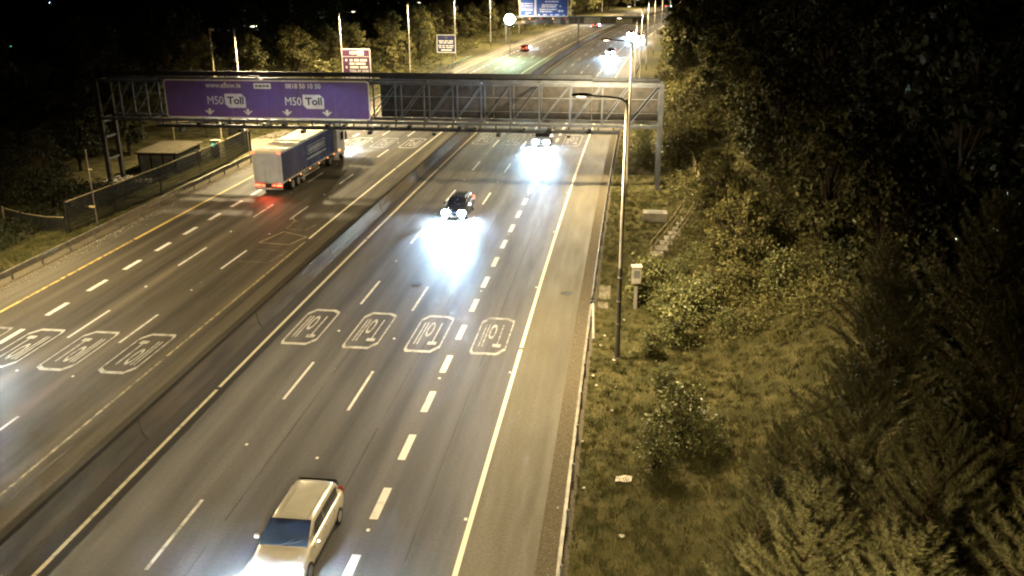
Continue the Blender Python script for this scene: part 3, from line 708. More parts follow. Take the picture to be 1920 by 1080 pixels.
car('oncoming car with glaring headlights in the middle of the near carriageway', -12.6, 66.25, False, 'car_dark', power=1.7)
car('oncoming car with glaring headlights right below the gantry', -9.3, 96.1, False, 'car_grey', power=1.7)
car('oncoming car flooding the road with light, first beyond the gantry', -8.9, 203, False, 'car_dark', power=3)
car('oncoming car with a blinding headlight blob behind the far lamp columns', -9.6, 262, False, 'car_grey', power=3)
car('oncoming car in the lane next to the far hard shoulder, partly behind lamp columns', -6.1, 252, False, 'car_dark', power=3)
car('red-lit car driving away beyond the gantry on the left carriageway', -29.4, 211.5, True, 'car_red', power=1.2)
car('small departing car under the distant gantry beam', -25.4, 300, True, 'car_grey', power=1.2)
car('far departing car with red tail lights on the bend', -27, 455, True, 'car_dark', power=.8)
car('farthest departing car with red tail lights at the top of the picture', -31, 520, True, 'car_grey', power=.8)
car('departing car just outside the view on the left carriageway', -29.7, 29.8, True, 'car_dark', power=.22)

# articulated lorry
t = thing('articulated_lorry', 'articulated lorry with dark blue curtain sides driving away under the gantry', 'lorry', P(-29.60, 70.6), (0, 0, tang(78)))
# local frame: x right, y forward (away), z up; rear of trailer at y=0
TW, TH = 1.24, 3.72
add('roof', MB().box(-TW, TW, .02, 13.5, TH-.05, TH), 'trailer_roof', t, bevel=.02)
add('roof', MB().box(-TW+.15, TW-.15, 1.2, 1.26, TH+.003, TH+.02), 'galvanised_dull', t)
add('load_floor', MB().box(-TW, TW, .02, 13.5, 1.0, 1.16), 'galvanised', t)
for sg in (-1, 1):
    add('cant_rail', MB().box(sg*(TW-.03), sg*(TW+.015), .02, 13.5, TH-.19, TH-.055), 'galvanised', t)
    cu = add('side_curtain', MB().box(sg*(TW-.04), sg*TW, .12, 13.3, 1.17, TH-.20), 'curtain', t)
    for y in np.arange(1.0, 13.2, .9): add('buckle_strap', MB().box(sg*(TW+.003), sg*(TW+.014), y-.03, y+.03, 1.02, 1.5), 'galvanised_dull', cu)
    mb = MB()   # framed lettering panel
    for a, b, c, d in ((6.1, 10.9, 2.95, 3.02), (6.1, 10.9, 2.26, 2.33), (6.1, 6.17, 2.33, 2.95), (10.83, 10.9, 2.33, 2.95)): mb.box(sg*(TW+.002), sg*(TW+.009), a, b, c, d)
    y = 6.4
    while y < 10.6: wd_ = random.uniform(.25, .45); mb.box(sg*(TW+.002), sg*(TW+.008), y, y+wd_, 2.44, 2.82); y += wd_+.12
    mb.box(sg*(TW+.002), sg*(TW+.009), 5.9, 10.9, 1.82, 1.98)
    add('livery', mb, 'concrete', cu)
    add('side_guard', MB().box(sg*(TW-.06), sg*(TW-.02), 4.2, 9.0, .5, .62), 'galvanised', t); add('side_guard', MB().box(sg*(TW-.06), sg*(TW-.02), 4.2, 9.0, .78, .9), 'galvanised', t)
    add('rear_door', MB().box(min(sg*.01, sg*(TW-.08)), max(sg*.01, sg*(TW-.08)), -.03, .03, 1.17, TH-.19), 'trailer_door', t, bevel=.01)
    for x in (.25, .95): add('lock_rod', MB().tube([(sg*x, -.06, 1.1), (sg*x, -.06, TH-.2)], .018, 6), 'galvanised', t)
    add('rear_frame', MB().box(sg*(TW-.08), sg*TW, -.04, .10, 1.17, TH-.06), 'trailer_door', t)
    tl = add('tail_light', MB().box(sg*.72, sg*1.18, -.10, -.03, .78, .95), 'tail_glow', t)
    add('tail_light', MB().box(sg*.35, sg*.62, -.10, -.03, .80, .92), 'tail_glow', t)
    add('top_marker', MB().box(sg*1.02, sg*1.22, -.075, -.035, TH-.17, TH-.07), 'tail_glow', t)
    for y in (1.5, 4.0, 6.4, 8.8, 11.2, 13.0): add('side_marker', MB().box(sg*(TW-.01), sg*(TW+.03), y, y+.16, .93, .99), 'amber_glow', t)
    for y in (2.6, 3.9, 5.2-.0):
        wo = link('wheel', TTY, t, 'tyre', (sg*1.05, y-.3, .5)); link('rim', TRI, wo, 'rim')
    for y in (12.1, 15.9):
        wo = link('wheel', TTY, t, 'tyre', (sg*1.03, y, .5)); link('rim', TRI, wo, 'rim')
    add('fuel_tank', MB().tube([(sg*.95, 13.2, .72), (sg*.95, 14.9, .72)], .30, 12), 'galvanised', t)
add('rear_header', MB().box(-TW, TW, -.04, .08, TH-.185, TH-.055), 'trailer_roof', t)
add('bumper_bar', MB().box(-1.2, 1.2, -.08, .02, .5, .64), 'galvanised', t); add('lamp_beam', MB().box(-1.22, 1.22, -.03, .06, .70, 1.0), 'plastic_black', t)
add('number_plate', MB().box(-.26, .26, -.10, -.085, .54, .64), 'plate_white', t)
add('chassis', MB().box(-.45, .45, .3, 16.6, .6, 1.0), 'plastic_black', t)
cb = add('cab', MB().box(-1.2, 1.2, 14.4, 16.75, .55, 3.1), 'cab_white', t, bevel=.12)
add('cab_roof', MB().poly([(-1.15, 14.4, 3.1), (-1.15, 14.4, 3.85), (-1.1, 15.1, 3.8), (-1.05, 16.4, 3.1)]).poly([(1.15, 14.4, 3.1), (1.05, 16.4, 3.1), (1.1, 15.1, 3.8), (1.15, 14.4, 3.85)]).poly([(-1.15, 14.4, 3.85), (1.15, 14.4, 3.85), (1.1, 15.1, 3.8), (-1.1, 15.1, 3.8)]).poly([(-1.1, 15.1, 3.8), (1.1, 15.1, 3.8), (1.05, 16.4, 3.1), (-1.05, 16.4, 3.1)]).poly([(-1.15, 14.4, 3.1), (1.15, 14.4, 3.1), (1.15, 14.4, 3.85), (-1.15, 14.4, 3.85)]), 'cab_white', t)
add('windscreen', MB().box(-1.1, 1.1, 16.75, 16.77, 1.7, 2.75), 'glass_dark', t)
for sg in (-1, 1):
    add('side_window', MB().box(sg*1.2, sg*1.208, 15.4, 16.4, 1.85, 2.65), 'glass_dark', t)
    add('mirror', MB().box(sg*1.3, sg*1.5, 16.5, 16.62, 1.8, 2.6), 'plastic_black', t, bevel=.02)
    add('headlight', MB().box(sg*.75, sg*1.1, 16.72, 16.79, .7, .95), 'head_glow', t)
    add('side_marker', MB().box(sg*1.2, sg*1.235, 14.7, 15.1, .95, 1.08), 'amber_glow', t); add('side_marker', MB().box(sg*1.2, sg*1.235, 13.9, 14.15, 1.35, 1.6), 'cabinet_white', t)
    L = bpy.data.lights.new('headlight_beam', 'SPOT'); L.energy = HEAD_W*1.5; L.color = (.66, .83, 1); L.spot_size = R(100); L.spot_blend = .9; L.shadow_soft_size = .08
    lo = bpy.data.objects.new('headlight_beam', L); COL.objects.link(lo); lo.parent = t; lo.location = (sg*.92, 16.9, .85); lo.scale = (1, .34, 1); lo.rotation_euler = (R(79), 0, 0)
L = bpy.data.lights.new('tail_light_glow', 'SPOT'); L.energy = 480; L.color = (1, .10, .04); L.spot_size = R(150); L.spot_blend = .8; L.shadow_soft_size = .5
lo = bpy.data.objects.new('tail_light_glow', L); COL.objects.link(lo); lo.parent = t; lo.location = (0, -.25, .9); lo.rotation_euler = (R(60), 0, R(180))

# ------------------------------------------------------------------ compound on the far verge
def gz(u, s): return float(ground_z(u, s))
fe = thing('mesh_fence', 'dark mesh fence with a pale top rail above the far guardrail', 'fence')
pts = [(-39.6, 58.0), (-39.2, 63.5), (-38.9, 70), (-38.8, 77), (-38.9, 83), (-39.3, 88.9)]
fp = []
for (u, s) in pts: fp.append(Vector(P(u, s, gz(u, s))))
def fence_run(fe, fp, H, pitch=.11):
    for k, p in enumerate(fp): add('post', MB().box(p.x-.04, p.x+.04, p.y-.04, p.y+.04, p.z-.3, p.z+H+.12), 'rail_yellow' if k == len(fp)-1 else 'fence_green', fe)
    for a, b in zip(fp[:-1], fp[1:]):
        add('top_rail', MB().bar(a+Vector((0, 0, H)), b+Vector((0, 0, H)), .06, .06), 'rail_yellow', fe)
        n = int((b-a).length/pitch); mb = MB()
        for j in range(1, n):
            q = a.lerp(b, j/n); mb.box(q.x-.014, q.x+.014, q.y-.014, q.y+.014, q.z+.05, q.z+H-.03)
        for zz in np.arange(.15, H, .33): mb.bar(a+Vector((0, 0, zz)), b+Vector((0, 0, zz)), .022, .03)
        add('mesh_panel', mb, 'fence_green', fe)
fence_run(fe, fp, 2.3)
fe2 = thing('mesh_fence', 'low dark fence closing the back of the equipment compound', 'fence')
fp2 = [Vector(P(u, s, gz(u, s))) for u, s in ((-39.3, 89.4), (-42.2, 93.8), (-45.4, 97.5), (-48.6, 98.4), (-51.8, 97.0))]
fence_run(fe2, fp2, 2.0, .16)
fe3 = thing('mesh_fence', 'low fence crossing the dark scrub at the left edge', 'fence')
fence_run(fe3, [Vector(P(u, s, gz(u, s))) for u, s in ((-39.8, 58.0), (-42.4, 59.6), (-45.4, 61.5), (-48.5, 63.2))], 1.2, .16)
hut = thing('equipment_hut', 'low flat-roofed equipment hut inside the fenced compound', 'hut', P(-45.6, 84.4, gz(-45.6, 84.4)), (0, 0, R(2)))
add('wall', MB().box(-1.9, 1.9, -2.9, 2.9, -.1, 1.95), 'fence_green', hut); add('roof', MB().box(-2.15, 2.15, -3.2, 3.2, 1.95, 2.12), 'roof_felt', hut, bevel=.02)
for x in (-1.2, 0, 1.2): add('door', MB().box(x-.5, x+.5, -2.935, -2.9, .05, 1.8), 'galvanised_dull', hut)
cab = thing('control_cabinet', 'small pale control cabinet with a green lamp by the compound fence', 'cabinet', P(-41.9, 86.9, gz(-41.9, 86.9)))
add('body', MB().box(-.5, .5, -.3, .3, 0, 1.75), 'cabinet_white', cab, bevel=.03); add('door', MB().box(-.44, .44, -.325, -.3, .12, 1.55), 'cabinet_white', cab); add('lamp', MB().tube([(-.15, -.36, 1.25), (-.15, -.325, 1.25)], .2, 14), 'green_glow', cab); add('plinth', MB().box(-.58, .58, -.38, .38, -.3, .0), 'concrete', cab)
zc = gz(-44.5, 77)
add('concrete_slab', MB().box(-44.8, -43.4, 76.2, 78.0, -.95, -.55), 'concrete', label='small concrete slab beside the far gantry leg', cat='slab')
mk = thing('marker_pole', 'thin dark pole with a small crosswise plate beside the far guardrail', 'pole', P(-39.0, 60.6, 0))
add('pole', MB().tube([(0, 0, -.5), (0, 0, 5.6)], [.045, .035], 8), 'column_dark', mk); add('plate', MB().box(-.75, .05, -.08, -.05, 1.25, 1.42), 'rail_yellow', mk); add('bracket', MB().box(-.02, .3, -.06, -.02, 4.1, 4.2), 'rail_yellow', mk)
tp_ = thing('camera_pole', 'slender pole with a small camera next to the lamp behind the purple gantry sign', 'pole', P(-43.2, 91.0, 0))
add('pole', MB().tube([(0, 0, -.5), (0, 0, 6), (0, 0, 12)], [.09, .075, .055], 8), 'rail_yellow', tp_); add('camera', MB().box(-.1, .45, -.12, .12, 12, 12.25), 'cabinet_white', tp_, bevel=.03)
pa = MB(); pa.poly([(*P(u, s)[:2], z) for u, s, z in ((-37.7, 88.2, .006), (-38.9, 88.6, .006), (-42.0, 95.4, .006), (-41.0, 102.3, .006), (-39.2, 101.0, .006), (-37.7, 97.0, .006))])
add('concrete_path', pa, 'concrete_path', kind='structure')
# far lights and house lamp in the upper left
for k, (x, s, z, lb) in enumerate(((-98.4, 150, 12.6, 'bluish street light burning above the dark trees, top corner'), (-103.5, 144, 5.9, 'faint bluish light low in the dark wood at the edge'))):
    t = thing('distant_street_light', lb, 'street light', (x, s, 0))
    add('column', MB().tube([(0, 0, 0), (0, 0, z+.2)], .08, 8), 'column_dark', t); add('arm', MB().tube([(0, 0, z+.15), (1.2, -.2, z+.3)], .04, 6), 'column_dark', t)
    add('lantern', MB().box(.9, 1.7, -.4, -.05, z+.15, z+.32), 'galvanised_dull', t, bevel=.04); add('lens', MB().box(.95, 1.65, -.42, -.08, z-.05, z+.145), 'far_glow' if k == 0 else 'green_glow', t, bevel=.04)

# ------------------------------------------------------------------ near verge furniture
bxp = thing('marker_box', 'pale weathered box on a short post among bushes behind the lone lamp column', 'box', P(.98, 47.1, 0), (0, 0, R(8)))
add('post', MB().box(-.09, .09, -.06, .06, -.2, 1.55), 'concrete', bxp); add('housing', MB().box(-.26, .26, -.17, .17, 1.5, 2.5), 'concrete', bxp, bevel=.05); add('hood', MB().box(-.29, .29, -.22, .2, 2.47, 2.54), 'paper', bxp); add('recess', MB().box(-.17, .17, -.176, -.165, 1.85, 2.3), 'galvanised_dull', bxp)
pl = thing('concrete_block', 'rectangular concrete block at the foot of the gantry steps', 'block', P(2.4, 66.2, 0))
add('block', MB().box(-.9, .9, -.55, .55, -.3, .62), 'concrete', pl, bevel=.03); add('cover_plate', MB().box(-.6, .6, -.35, .35, .62, .64), 'galvanised_dull', pl)
add('concrete_pad', MB().box(*(lambda c: (c[0]-.33, c[0]+.33, c[1]-1.2, c[1]+1.2, -.1, .02))(P(-.78, 49.6))), 'concrete_path', kind='structure'); add('concrete_pad', MB().box(*(lambda c: (c[0]-.3, c[0]+.3, c[1]-.5, c[1]+.5, -.1, .03))(P(-.8, 47.4))), 'concrete_path', kind='structure')
def handrail(label, path, H=1.1):
    t = thing('handrail', label, 'handrail'); Q = [Vector(P(u, s, gz(u, s))) for u, s in path]
    for dz in (H, H*.55): add('rail', MB().tube([q+Vector((0, 0, dz)) for q in Q], .028, 6), 'rail_yellow', t)
    for a, b in zip(Q[:-1], Q[1:]):
        n = max(1, int((b-a).length/1.5))
        for j in range(n+1):
            q = a.lerp(b, j/n); add('post', MB().tube([q+Vector((0, 0, -.3)), q+Vector((0, 0, H))], .026, 6), 'rail_yellow', t)
handrail('angled handrail round the platform behind the gantry leg', [(4.3, 86.5), (6.0, 83.6), (6.05, 77.5), (6.0, 71.8)])
handrail('handrail slanting up the grass bank by the concrete block', [(1.95, 56.6), (2.8, 59.9), (3.6, 63.3), (4.6, 67.4)])
handrail('second handrail beside the bank steps, nearer the bushes', [(2.75, 56.2), (3.7, 59.6), (4.5, 63), (5.5, 67.0)])
for k in range(9):
    uu, sx = 2.4+k*.33, 57.2+k*1.25; c = P(uu, sx); z = gz(uu, sx)
    add('bank_step', MB().box(c[0]-.42, c[0]+.42, c[1]-.5, c[1]+.5, z-.3, z+.09), 'concrete', kind='structure')
sh = MB(); c = P(.52, 29.15, .04); i = 0
grid = [[(c[0]-.30+.15*a+.015*b, c[1]-.23+.115*b+.02*a, .045+.03*math.sin(a*1.7+b)+.02*math.cos(b*2.1)) for a in range(5)] for b in range(5)]
for a in range(4):
    for b in range(4): sh.quad(grid[b][a], grid[b][a+1], grid[b+1][a+1], grid[b+1][a])
o = add('paper_sheet', sh, 'paper', label='crumpled pale sheet of card lying on the grass', cat='litter'); o.modifiers.new('t', 'SOLIDIFY').thickness = .006
for k, (u, s, r) in enumerate(((-.02, 39.9, .12), (-.55, 42.9, .07), (-.72, 41.6, .07), (-.95, 38.0, .08), (-.75, 37.0, .07), (.1, 36.9, .06), (.0, 34.6, .07), (.4, 45.2, .06), (-1.1, 31.8, .06), (.5, 25.6, .10), (-1.75, 27.0, .05), (-.9, 28.4, .07))):
    v = []; mb = MB(); cc = P(u, s, gz(u, s)+.03); n = 8
    mb.poly([(cc[0]+r*random.uniform(.6, 1.2)*math.cos(6.28*j/n), cc[1]+r*random.uniform(.6, 1.2)*math.sin(6.28*j/n), cc[2]+random.uniform(0, .06)) for j in range(n)])
    o = add('litter_scrap', mb, 'paper', label='small pale scrap of litter on the near grass verge' if k else 'round white stone at the foot of the lone lamp column', cat='litter' if k else 'stone', group='scraps of litter on the verge' if k else None)
    o.modifiers.new('t', 'SOLIDIFY').thickness = .02

# ------------------------------------------------------------------ vegetation
def make_tree(H, nclump, per, leaf, spread, seed, base_clear=.18):
    r = np.random.default_rng(seed); random.seed(seed)
    tr = MB(); lean = r.normal(0, .03*H, 2)
    trunk = [(lean[0]*t*t, lean[1]*t*t, -.4+t*H*.82) for t in np.linspace(0, 1, 6)]
    tr.tube(trunk, [H*.022*(1-.8*t)+.01 for t in np.linspace(0, 1, 6)], 7)
    cent = []
    for k in range(nclump):
        t = base_clear+(1-base_clear)*((k+r.uniform())/nclump)**.9
        prof = math.sin(min(1, (t-base_clear+.12)/(1.12-base_clear))*math.pi*.93)**.75
        rad = spread*prof*r.uniform(.45, 1.05); a = r.uniform(0, 2*math.pi)
        c = np.array([lean[0]*t*t+rad*math.cos(a), lean[1]*t*t+rad*math.sin(a), t*H]); cent.append((c, r.uniform(.55, 1.1)))
        if k % 2 == 0:
            z0 = max(.12, t-.22)*H*.8; p0 = Vector((lean[0]*(z0/H)**2, lean[1]*(z0/H)**2, z0)); p1 = Vector(c)
            tr.tube([p0, p0.lerp(p1, .5)+Vector((0, 0, .12*H*.3)), p1], [H*.008, H*.005, H*.002], 5)
    C = []
    for c, sc in cent:
        q = r.normal(size=(per, 3)); q /= np.linalg.norm(q, axis=1, keepdims=True); q *= (r.uniform(0, 1, per)**.45)[:, None]*np.array([1, 1, .72])*spread*.33*sc
        C.append(c+q)
    C = np.concatenate(C)
    return tr.mesh('trunk', True), mesh_np('crown', leaf_verts(C, leaf, .6), 4)
def make_shrub(H, nclump, per, leaf, seed):
    r = np.random.default_rng(seed); st = MB(); C = []
    for k in range(nclump):
        a = r.uniform(0, 6.28); t = r.uniform(.15, 1); rad = H*.55*math.sqrt(r.uniform(0, 1))*(1.1-t*.6)
        c = np.array([rad*math.cos(a), rad*math.sin(a), H*t])
        st.tube([(c[0]*.15, c[1]*.15, -.15), (c[0]*.5, c[1]*.5, c[2]*.6), tuple(c)], [.022, .015, .006], 4)
        q = r.normal(size=(per, 3))*H*np.array([.13, .13, .10]); q[:, 2] = np.maximum(q[:, 2], -c[2]+.03); C.append(c+q)
    return st.mesh('stem', True), mesh_np('foliage', leaf_verts(np.concatenate(C), leaf, .55), 4)
def make_pine(H, seed):
    r = np.random.default_rng(seed); tr = MB(); tr.tube([(0, 0, -.4), (0.03*H, 0, H*.5), (0.02*H, 0.01*H, H)], [H*.016, H*.010, .012], 7)
    A, D = [], []      # shoots: start, direction*length
    z = .10*H; 
    while z < H*.97:
        t = z/H; nb = 5 + int(r.integers(0, 2)); a0 = r.uniform(0, 6.28); Lb = H*.46*(1-t)**.7+.22
        for k in range(nb):
            a = a0+6.283*k/nb+r.normal(0, .15); el = .42+.62*t+r.normal(0, .08); L = Lb*r.uniform(.75, 1.1)
            d = np.array([math.cos(a)*math.cos(el), math.sin(a)*math.cos(el), math.sin(el)]); p0 = np.array([.025*H*t, 0, z])
            p1 = p0+d*L*.55; p2 = p0+d*L+np.array([0, 0, .14*L])
            tr.tube([tuple(p0), tuple(p1), tuple(p2)], [.012+.007*L, .008+.004*L, .005], 4)
            ns = max(4, int(L*8))
            for j in range(ns):
                f = .22+.78*(j+r.uniform())/ns; p = p0+(p2-p0)*f; side = np.cross(d, [0, 0, 1.]); side /= np.linalg.norm(side)+1e-6
                dd = d*.55+side*(1 if j % 2 else -1)*r.uniform(.35, .8)*(1-f*.5)+np.array([0, 0, r.uniform(.25, .6)]); dd /= np.linalg.norm(dd)
                A.append(p); D.append(dd*r.uniform(.22, .42))
            A.append(p2); D.append(d*.30+np.array([0, 0, .15]))
        z += H*.055*(1.1-.4*t)+.10
    A.append(np.array([.02*H, .01*H, H])); D.append(np.array([0, 0, .45]))
    A = np.array(A); D = np.array(D); per = 40; n = len(A)
    f = r.uniform(.05, 1, (n, per, 1)); base = A[:, None]+D[:, None]*f
    dn = D/np.linalg.norm(D, axis=1, keepdims=True); rad = r.normal(size=(n, per, 3)); rad -= (rad*dn[:, None]).sum(-1, keepdims=True)*dn[:, None]; rad /= np.linalg.norm(rad, axis=-1, keepdims=True)
    nd = rad*.75+dn[:, None]*.65; ln = r.uniform(.11, .19, (n, per, 1)); side = np.cross(nd, rad+.3); side /= np.linalg.norm(side, axis=-1, keepdims=True)+1e-6
    V = np.stack([base-side*.013, base+side*.013, base+nd*ln], 2).reshape(-1, 3)
    return tr.mesh('trunk', True), mesh_np('crown', V, 3)
def plant(kind, meshes, mats, u, s, sc, label, cat, group=None, names=('trunk', 'crown'), rz=None, sz=1.0):
    z = gz(u, s); x, y, _ = P(u, s)
    t = thing(kind, label, cat, (x, y, z), (0, 0, random.uniform(0, 6.28) if rz is None else rz), group); t.scale = (sc, sc, sc*sz)
    for me_, m, nm in zip(meshes, mats, names): link(nm, me_, t, m)
    return t
def remat(me_, m):
    c = me_.copy(); c.materials.clear(); c.materials.append(MATS[m]); return c
TREES = [make_tree(10, 60, 95, .34, 2.9, 11), make_tree(10, 64, 95, .32, 3.3, 12), make_tree(10, 56, 100, .36, 2.6, 13)]
TREES_SHADED = [(a, remat(b, 'leaf_shaded')) for a, b in TREES]; TREES_O = [(a, remat(b, 'leaf_olive')) for a, b in TREES]  # same trees recoloured: shade in the unlit rows' leaves, lighter leaves in lamplit rows
for a, b in TREES: a.materials.append(MATS['bark']); b.materials.append(MATS['leaf'])
SHR = [make_shrub(2.0, 46, 60, .13, 21), make_shrub(2.0, 40, 64, .14, 22), make_shrub(2.0, 52, 55, .12, 23)]
SHR_O = [(a, remat(b, 'leaf_olive')) for a, b in SHR]
PINE = [make_pine(6.0, 31), make_pine(6.5, 32), make_pine(5.5, 33)]

# near bank: named shrubs
for u, s, sc, lb in ((1.75, 48.6, 1.25, 'tall leafy shrub directly behind the marker box'), (2.75, 46.2, .85, 'shrub on the bank just right of the marker box'), (3.0, 42.4, 1.0, 'bright leafy shrub at the end of the lamp shadow'),
                     (4.3, 44.9, 1.15, 'wide shrub halfway up the near bank'), (1.75, 40.6, .62, 'small shrub touched by the lone lamp shadow'), (2.3, 37.2, .55, 'small dark bush below the lamp column on the grass'),
                     (2.75, 32.4, 1.15, 'large dark bush low on the near bank above the card sheet'), (1.75, 30.2, .85, 'low sprawling bush right beside the card sheet'), (1.5, 92.5, 1.3, 'shrub standing in the opening below the gantry end'),
                     (1.7, 87.0, .9, 'dark shrub just left of the gantry leg'), (3.9, 31.5, .6, 'little bush behind the large dark bush'), (5.6, 43.2, .6, 'small bush on the bare slope of the near bank')):
    plant('shrub', SHR[int(s*10) % 3], ('bark', 'leaf_shrub'), u, s, sc, lb, 'shrub', 'shrubs on the near verge', ('stem', 'foliage'))
for j, (u, s, sc) in enumerate(((4.6, 84.5, 1.5), (5.6, 88.5, 1.9), (4.7, 92.5, 1.7), (6.4, 95.0, 2.1), (4.9, 98.5, 1.8), (5.9, 103.0, 2.0), (4.4, 107.5, 1.7), (5.4, 112.5, 1.9), (4.6, 118.0, 1.8), (5.5, 124.0, 2.0), (4.2, 130.0, 1.9), (7.4, 62.0, 1.5), (8.2, 55.0, 1.6), (7.2, 69.0, 1.5))):
    plant('shrub', SHR_O[j % 3], ('bark', 'leaf_olive'), u, s, sc, f'big yellow-green bush of the bank edge by the gantry end, {ords[j % 10]} going away' if j < 10 else ('bush of the bank edge well past the gantry end', 'bush on the bank above the handrail steps', 'bush on the bank above the marker box shrubs', 'bush between the handrails and the dark wood')[j-10], 'shrub', 'big bushes of the near bank', ('stem', 'foliage'))
spots = [(3.6, 47.6, .8), (4.9, 47.0, 1.0), (5.4, 49.8, 1.1), (3.3, 51.0, .8), (4.6, 52.6, .95), (6.3, 46.6, 1.0), (6.6, 52.2, 1.2), (5.9, 56.4, 1.1), (7.2, 59.2, 1.2), (6.4, 62.4, 1.0), (2.2, 52.6, .6), (6.9, 66.0, 1.1), (7.5, 49.0, 1.2), (8.4, 51.5, 1.3), (8.6, 46.0, 1.1)]
for j, (u, s, sc) in enumerate(sorted(spots, key=lambda q: q[1])):
    plant('shrub', (SHR_O if j % 3 else SHR)[j % 3], ('bark', 'leaf_olive'), u, s, sc, f'leafy shrub in the thicket between marker box and handrail steps, {NTH[j]} going away', 'shrub', 'thicket on the near bank', ('stem', 'foliage'))
# pines in the lower right corner
for k, (u, s, sc, lb) in enumerate(((6.9, 23.6, 1.0, 'fan-topped young pine in the lower corner, tallest leader in front of black wood'), (4.9, 19.6, .86, 'pine at the bottom edge nearest the grass'), (8.2, 20.6, 1.02, 'pine low in the corner with bare pale branches'),
                                    (11.2, 23.8, 1.08, 'pine near the side edge behind the fan-topped one'), (6.3, 16.6, .9, 'nearest pine cut off by the bottom edge'), (10.2, 17.8, 1.0, 'pine filling the bottom corner'),
                                    (14.6, 26.5, 1.15, 'shadowed pine farther into the corner wood'), (9.0, 28.2, .95, 'pine behind the fan-topped pine'), (5.6, 26.4, .6, 'short pine at the top of the grass slope'), (13.6, 20.5, 1.0, 'dim pine at the very edge of the picture'), (4.5, 23.2, .5, 'smallest pine seedling next to the grass'), (12.6, 30.5, 1.2, 'pine in the gap between the corner pines and the dark wood'), (16.5, 33.5, 1.3, 'tall dim pine at the edge of the dark wood'), (17.5, 25.0, 1.2, 'dim pine farthest into the corner'), (10.4, 34.5, .9, 'pine standing behind the bare part of the slope'))):
    plant('pine_tree', PINE[k % 3], ('pine_bark', 'needle'), u, s, sc, lb, 'tree', 'young pines on the near bank')
# woods
GR = 'broadleaf trees of the near bank wood'; GL = 'broadleaf trees of the far verge wood'
k = 0
def wood(spots, sets, label, group, lo, hi):
    global k
    for j, (u, s) in enumerate(sorted(spots, key=lambda q: q[1])):
        k += 1; plant('broadleaf_tree', sets[k % 3], ('bark', 'leaf'), u, s, random.uniform(lo, hi), f'{label}, {NTH[j]} going away', 'tree', group)
jit = lambda a: random.uniform(-a, a)
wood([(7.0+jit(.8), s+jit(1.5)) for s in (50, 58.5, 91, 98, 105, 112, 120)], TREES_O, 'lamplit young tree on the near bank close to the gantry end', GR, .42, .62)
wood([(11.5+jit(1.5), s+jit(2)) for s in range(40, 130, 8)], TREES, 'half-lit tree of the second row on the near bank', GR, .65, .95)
wood([(17+jit(2.5), s+jit(2.5)) for s in range(31, 150, 10)], TREES_SHADED, 'dark tree of the black wood on the near side', GR, .9, 1.25)
wood([(25+jit(3), s+jit(3)) for s in range(36, 190, 13)], TREES_SHADED, 'dark tree deep in the black wood on the near side', GR, 1.1, 1.5)
wood([(6.5+jit(1.5), s+jit(3)) for s in range(130, 300, 12)], TREES, 'tree lining the near side of the road beyond the gantry', GR, .7, 1.1)
wood([(12+jit(2.5), s+jit(3)) for s in range(140, 420, 20)], TREES_SHADED, 'tall tree on the inside of the bend', GR, 1.1, 1.6)
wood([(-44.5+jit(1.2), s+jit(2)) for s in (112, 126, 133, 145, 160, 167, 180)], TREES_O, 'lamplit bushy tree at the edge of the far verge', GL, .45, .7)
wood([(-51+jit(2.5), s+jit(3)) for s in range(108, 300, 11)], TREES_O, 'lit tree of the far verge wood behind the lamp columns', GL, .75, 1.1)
wood([(-60+jit(3), s+jit(4)) for s in range(70, 330, 13)], TREES_SHADED, 'dark tree of the second row on the far verge', GL, 1.0, 1.35)
wood([(-72+jit(4), s+jit(5)) for s in range(72, 300, 19)], TREES_SHADED, 'black tree deep in the far verge wood', GL, 1.2, 1.6)
wood([(-48.5+jit(2), s+jit(2)) for s in (66, 104, 110)], TREES_SHADED, 'dim tree around the equipment compound', GL, .5, .7)
wood([(-53+jit(2), s+jit(2)) for s in (56, 64, 72, 80, 89)], TREES_SHADED, 'black tree at the left edge beyond the compound', GL, .6, .95)
wood([(-46+jit(3), s+jit(4)) for s in range(300, 620, 14)], TREES_O, 'distant tree on the outside of the bend', GL, .9, 1.4)
wood([(-4+jit(3), s+jit(4)) for s in range(430, 660, 18)], TREES_SHADED, 'distant dark tree on the inside of the bend', GR, 1.2, 1.6)
wood([(-60+jit(4), s+jit(6)) for s in range(330, 660, 20)], TREES_SHADED, 'distant dark tree behind the bend', GL, 1.3, 1.8)
wood([(-12+jit(12), 668+jit(8)) for _ in range(9)], TREES_SHADED, 'tree closing the far end of the road', GL, 1.3, 1.8)

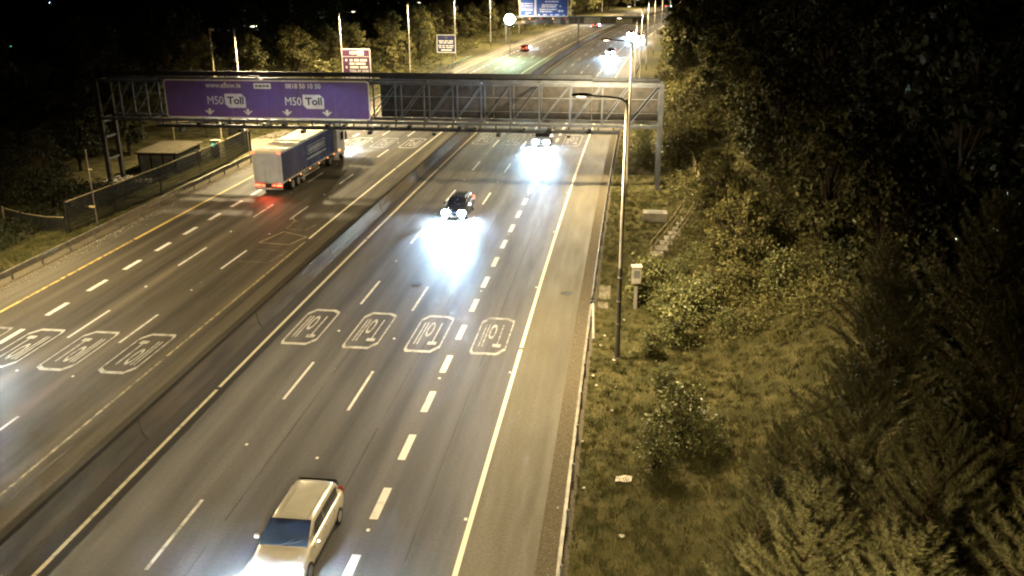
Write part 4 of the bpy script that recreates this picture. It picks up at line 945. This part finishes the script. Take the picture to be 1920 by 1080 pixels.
# scrub, grass
def scrub(name, n, ulo, uhi, slo, shi, per, leaf, m, label, hmax, power=1.0):
    u = ulo+(uhi-ulo)*rng.uniform(0, 1, n)**power; s = rng.uniform(slo, shi, n); z = ground_z(u, s); h = rng.uniform(.15, hmax, n)
    q = rng.normal(size=(n, per, 3))*np.array([.45, .45, .28])*(.5+h[:, None, None]/hmax*.7)
    C = np.stack([u+off(s), s, z+h*.5], -1)[:, None]+q; zz = np.repeat((z+.03)[:, None], per, 1); C[..., 2] = np.maximum(C[..., 2], zz)
    link(name, mesh_np(name, leaf_verts(C.reshape(-1, 3), leaf, .55), 4), None, m, kind='stuff', label=label)
scrub('undergrowth', 2200, 6.0, 20, 40, 135, 60, .14, 'leaf_olive', 'brambles and scrub covering the near bank', 1.1, .85)
scrub('undergrowth', 900, 4.2, 11, 42, 80, 70, .13, 'leaf_olive', 'brighter scrub on the bank above the bushes', 1.3)
scrub('undergrowth', 700, -58, -42.5, 44, 76, 50, .2, 'leaf_shaded', 'dark scrub beyond the fence at the left edge', 1.2)
scrub('undergrowth', 1300, -58, -42.5, 106, 300, 50, .26, 'leaf_olive', 'scrub along the foot of the far verge wood', 1.7)
scrub('undergrowth', 500, 2.5, 9, 130, 300, 50, .26, 'leaf_olive', 'scrub along the near verge beyond the gantry', 1.5)
scrub('undergrowth', 160, -46, -41, 66, 86, 40, .15, 'leaf_shaded', 'weeds inside the fenced compound', .5)
scrub('undergrowth', 900, 11, 26, 22, 50, 60, .2, 'leaf_shaded', 'dark scrub under the wood behind the pines', 1.6)
def grass(n, ulo, uhi, slo, shi, hlo, hhi, label, m='grass_blade'):
    u = rng.uniform(ulo, uhi, n); s = slo+(shi-slo)*rng.uniform(0, 1, n)**1.35
    m2 = n//2; nt_ = max(1, n//45); tu = rng.uniform(ulo, uhi, nt_); ts = slo+(shi-slo)*rng.uniform(0, 1, nt_)**1.35; w_ = rng.integers(0, nt_, m2)
    u[:m2] = np.clip(tu[w_]+rng.normal(0, .09, m2), ulo, uhi); s[:m2] = ts[w_]+rng.normal(0, .09, m2); z = ground_z(u, s)-.03
    B = np.stack([u+off(s), s, z], -1); a = rng.uniform(0, 6.283, n); d = np.stack([np.cos(a), np.sin(a), 0*a], -1)
    h = rng.uniform(hlo, hhi, n)[:, None]; h[:m2] *= 1.7; lean = rng.normal(0, .6, (n, 2))*h
    tip = B+np.concatenate([lean, h], 1)
    link('grass', mesh_np('grass', np.stack([B-d*.012, B+d*.012, tip], 1).reshape(-1, 3), 3), None, m, kind='stuff', label=label)
grass(230000, -1.15, 13, 16, 75, .05, .17, 'rough short grass on the near verge and bank')
grass(25000, -1.15, 5, 70, 130, .06, .2, 'grass of the near verge around the gantry')
grass(50000, -42.5, -37.6, 38, 66, .06, .2, 'grass strip behind the far guardrail')
grass(30000, -47, -37.6, 96, 180, .08, .25, 'grass verge behind the equipment compound')
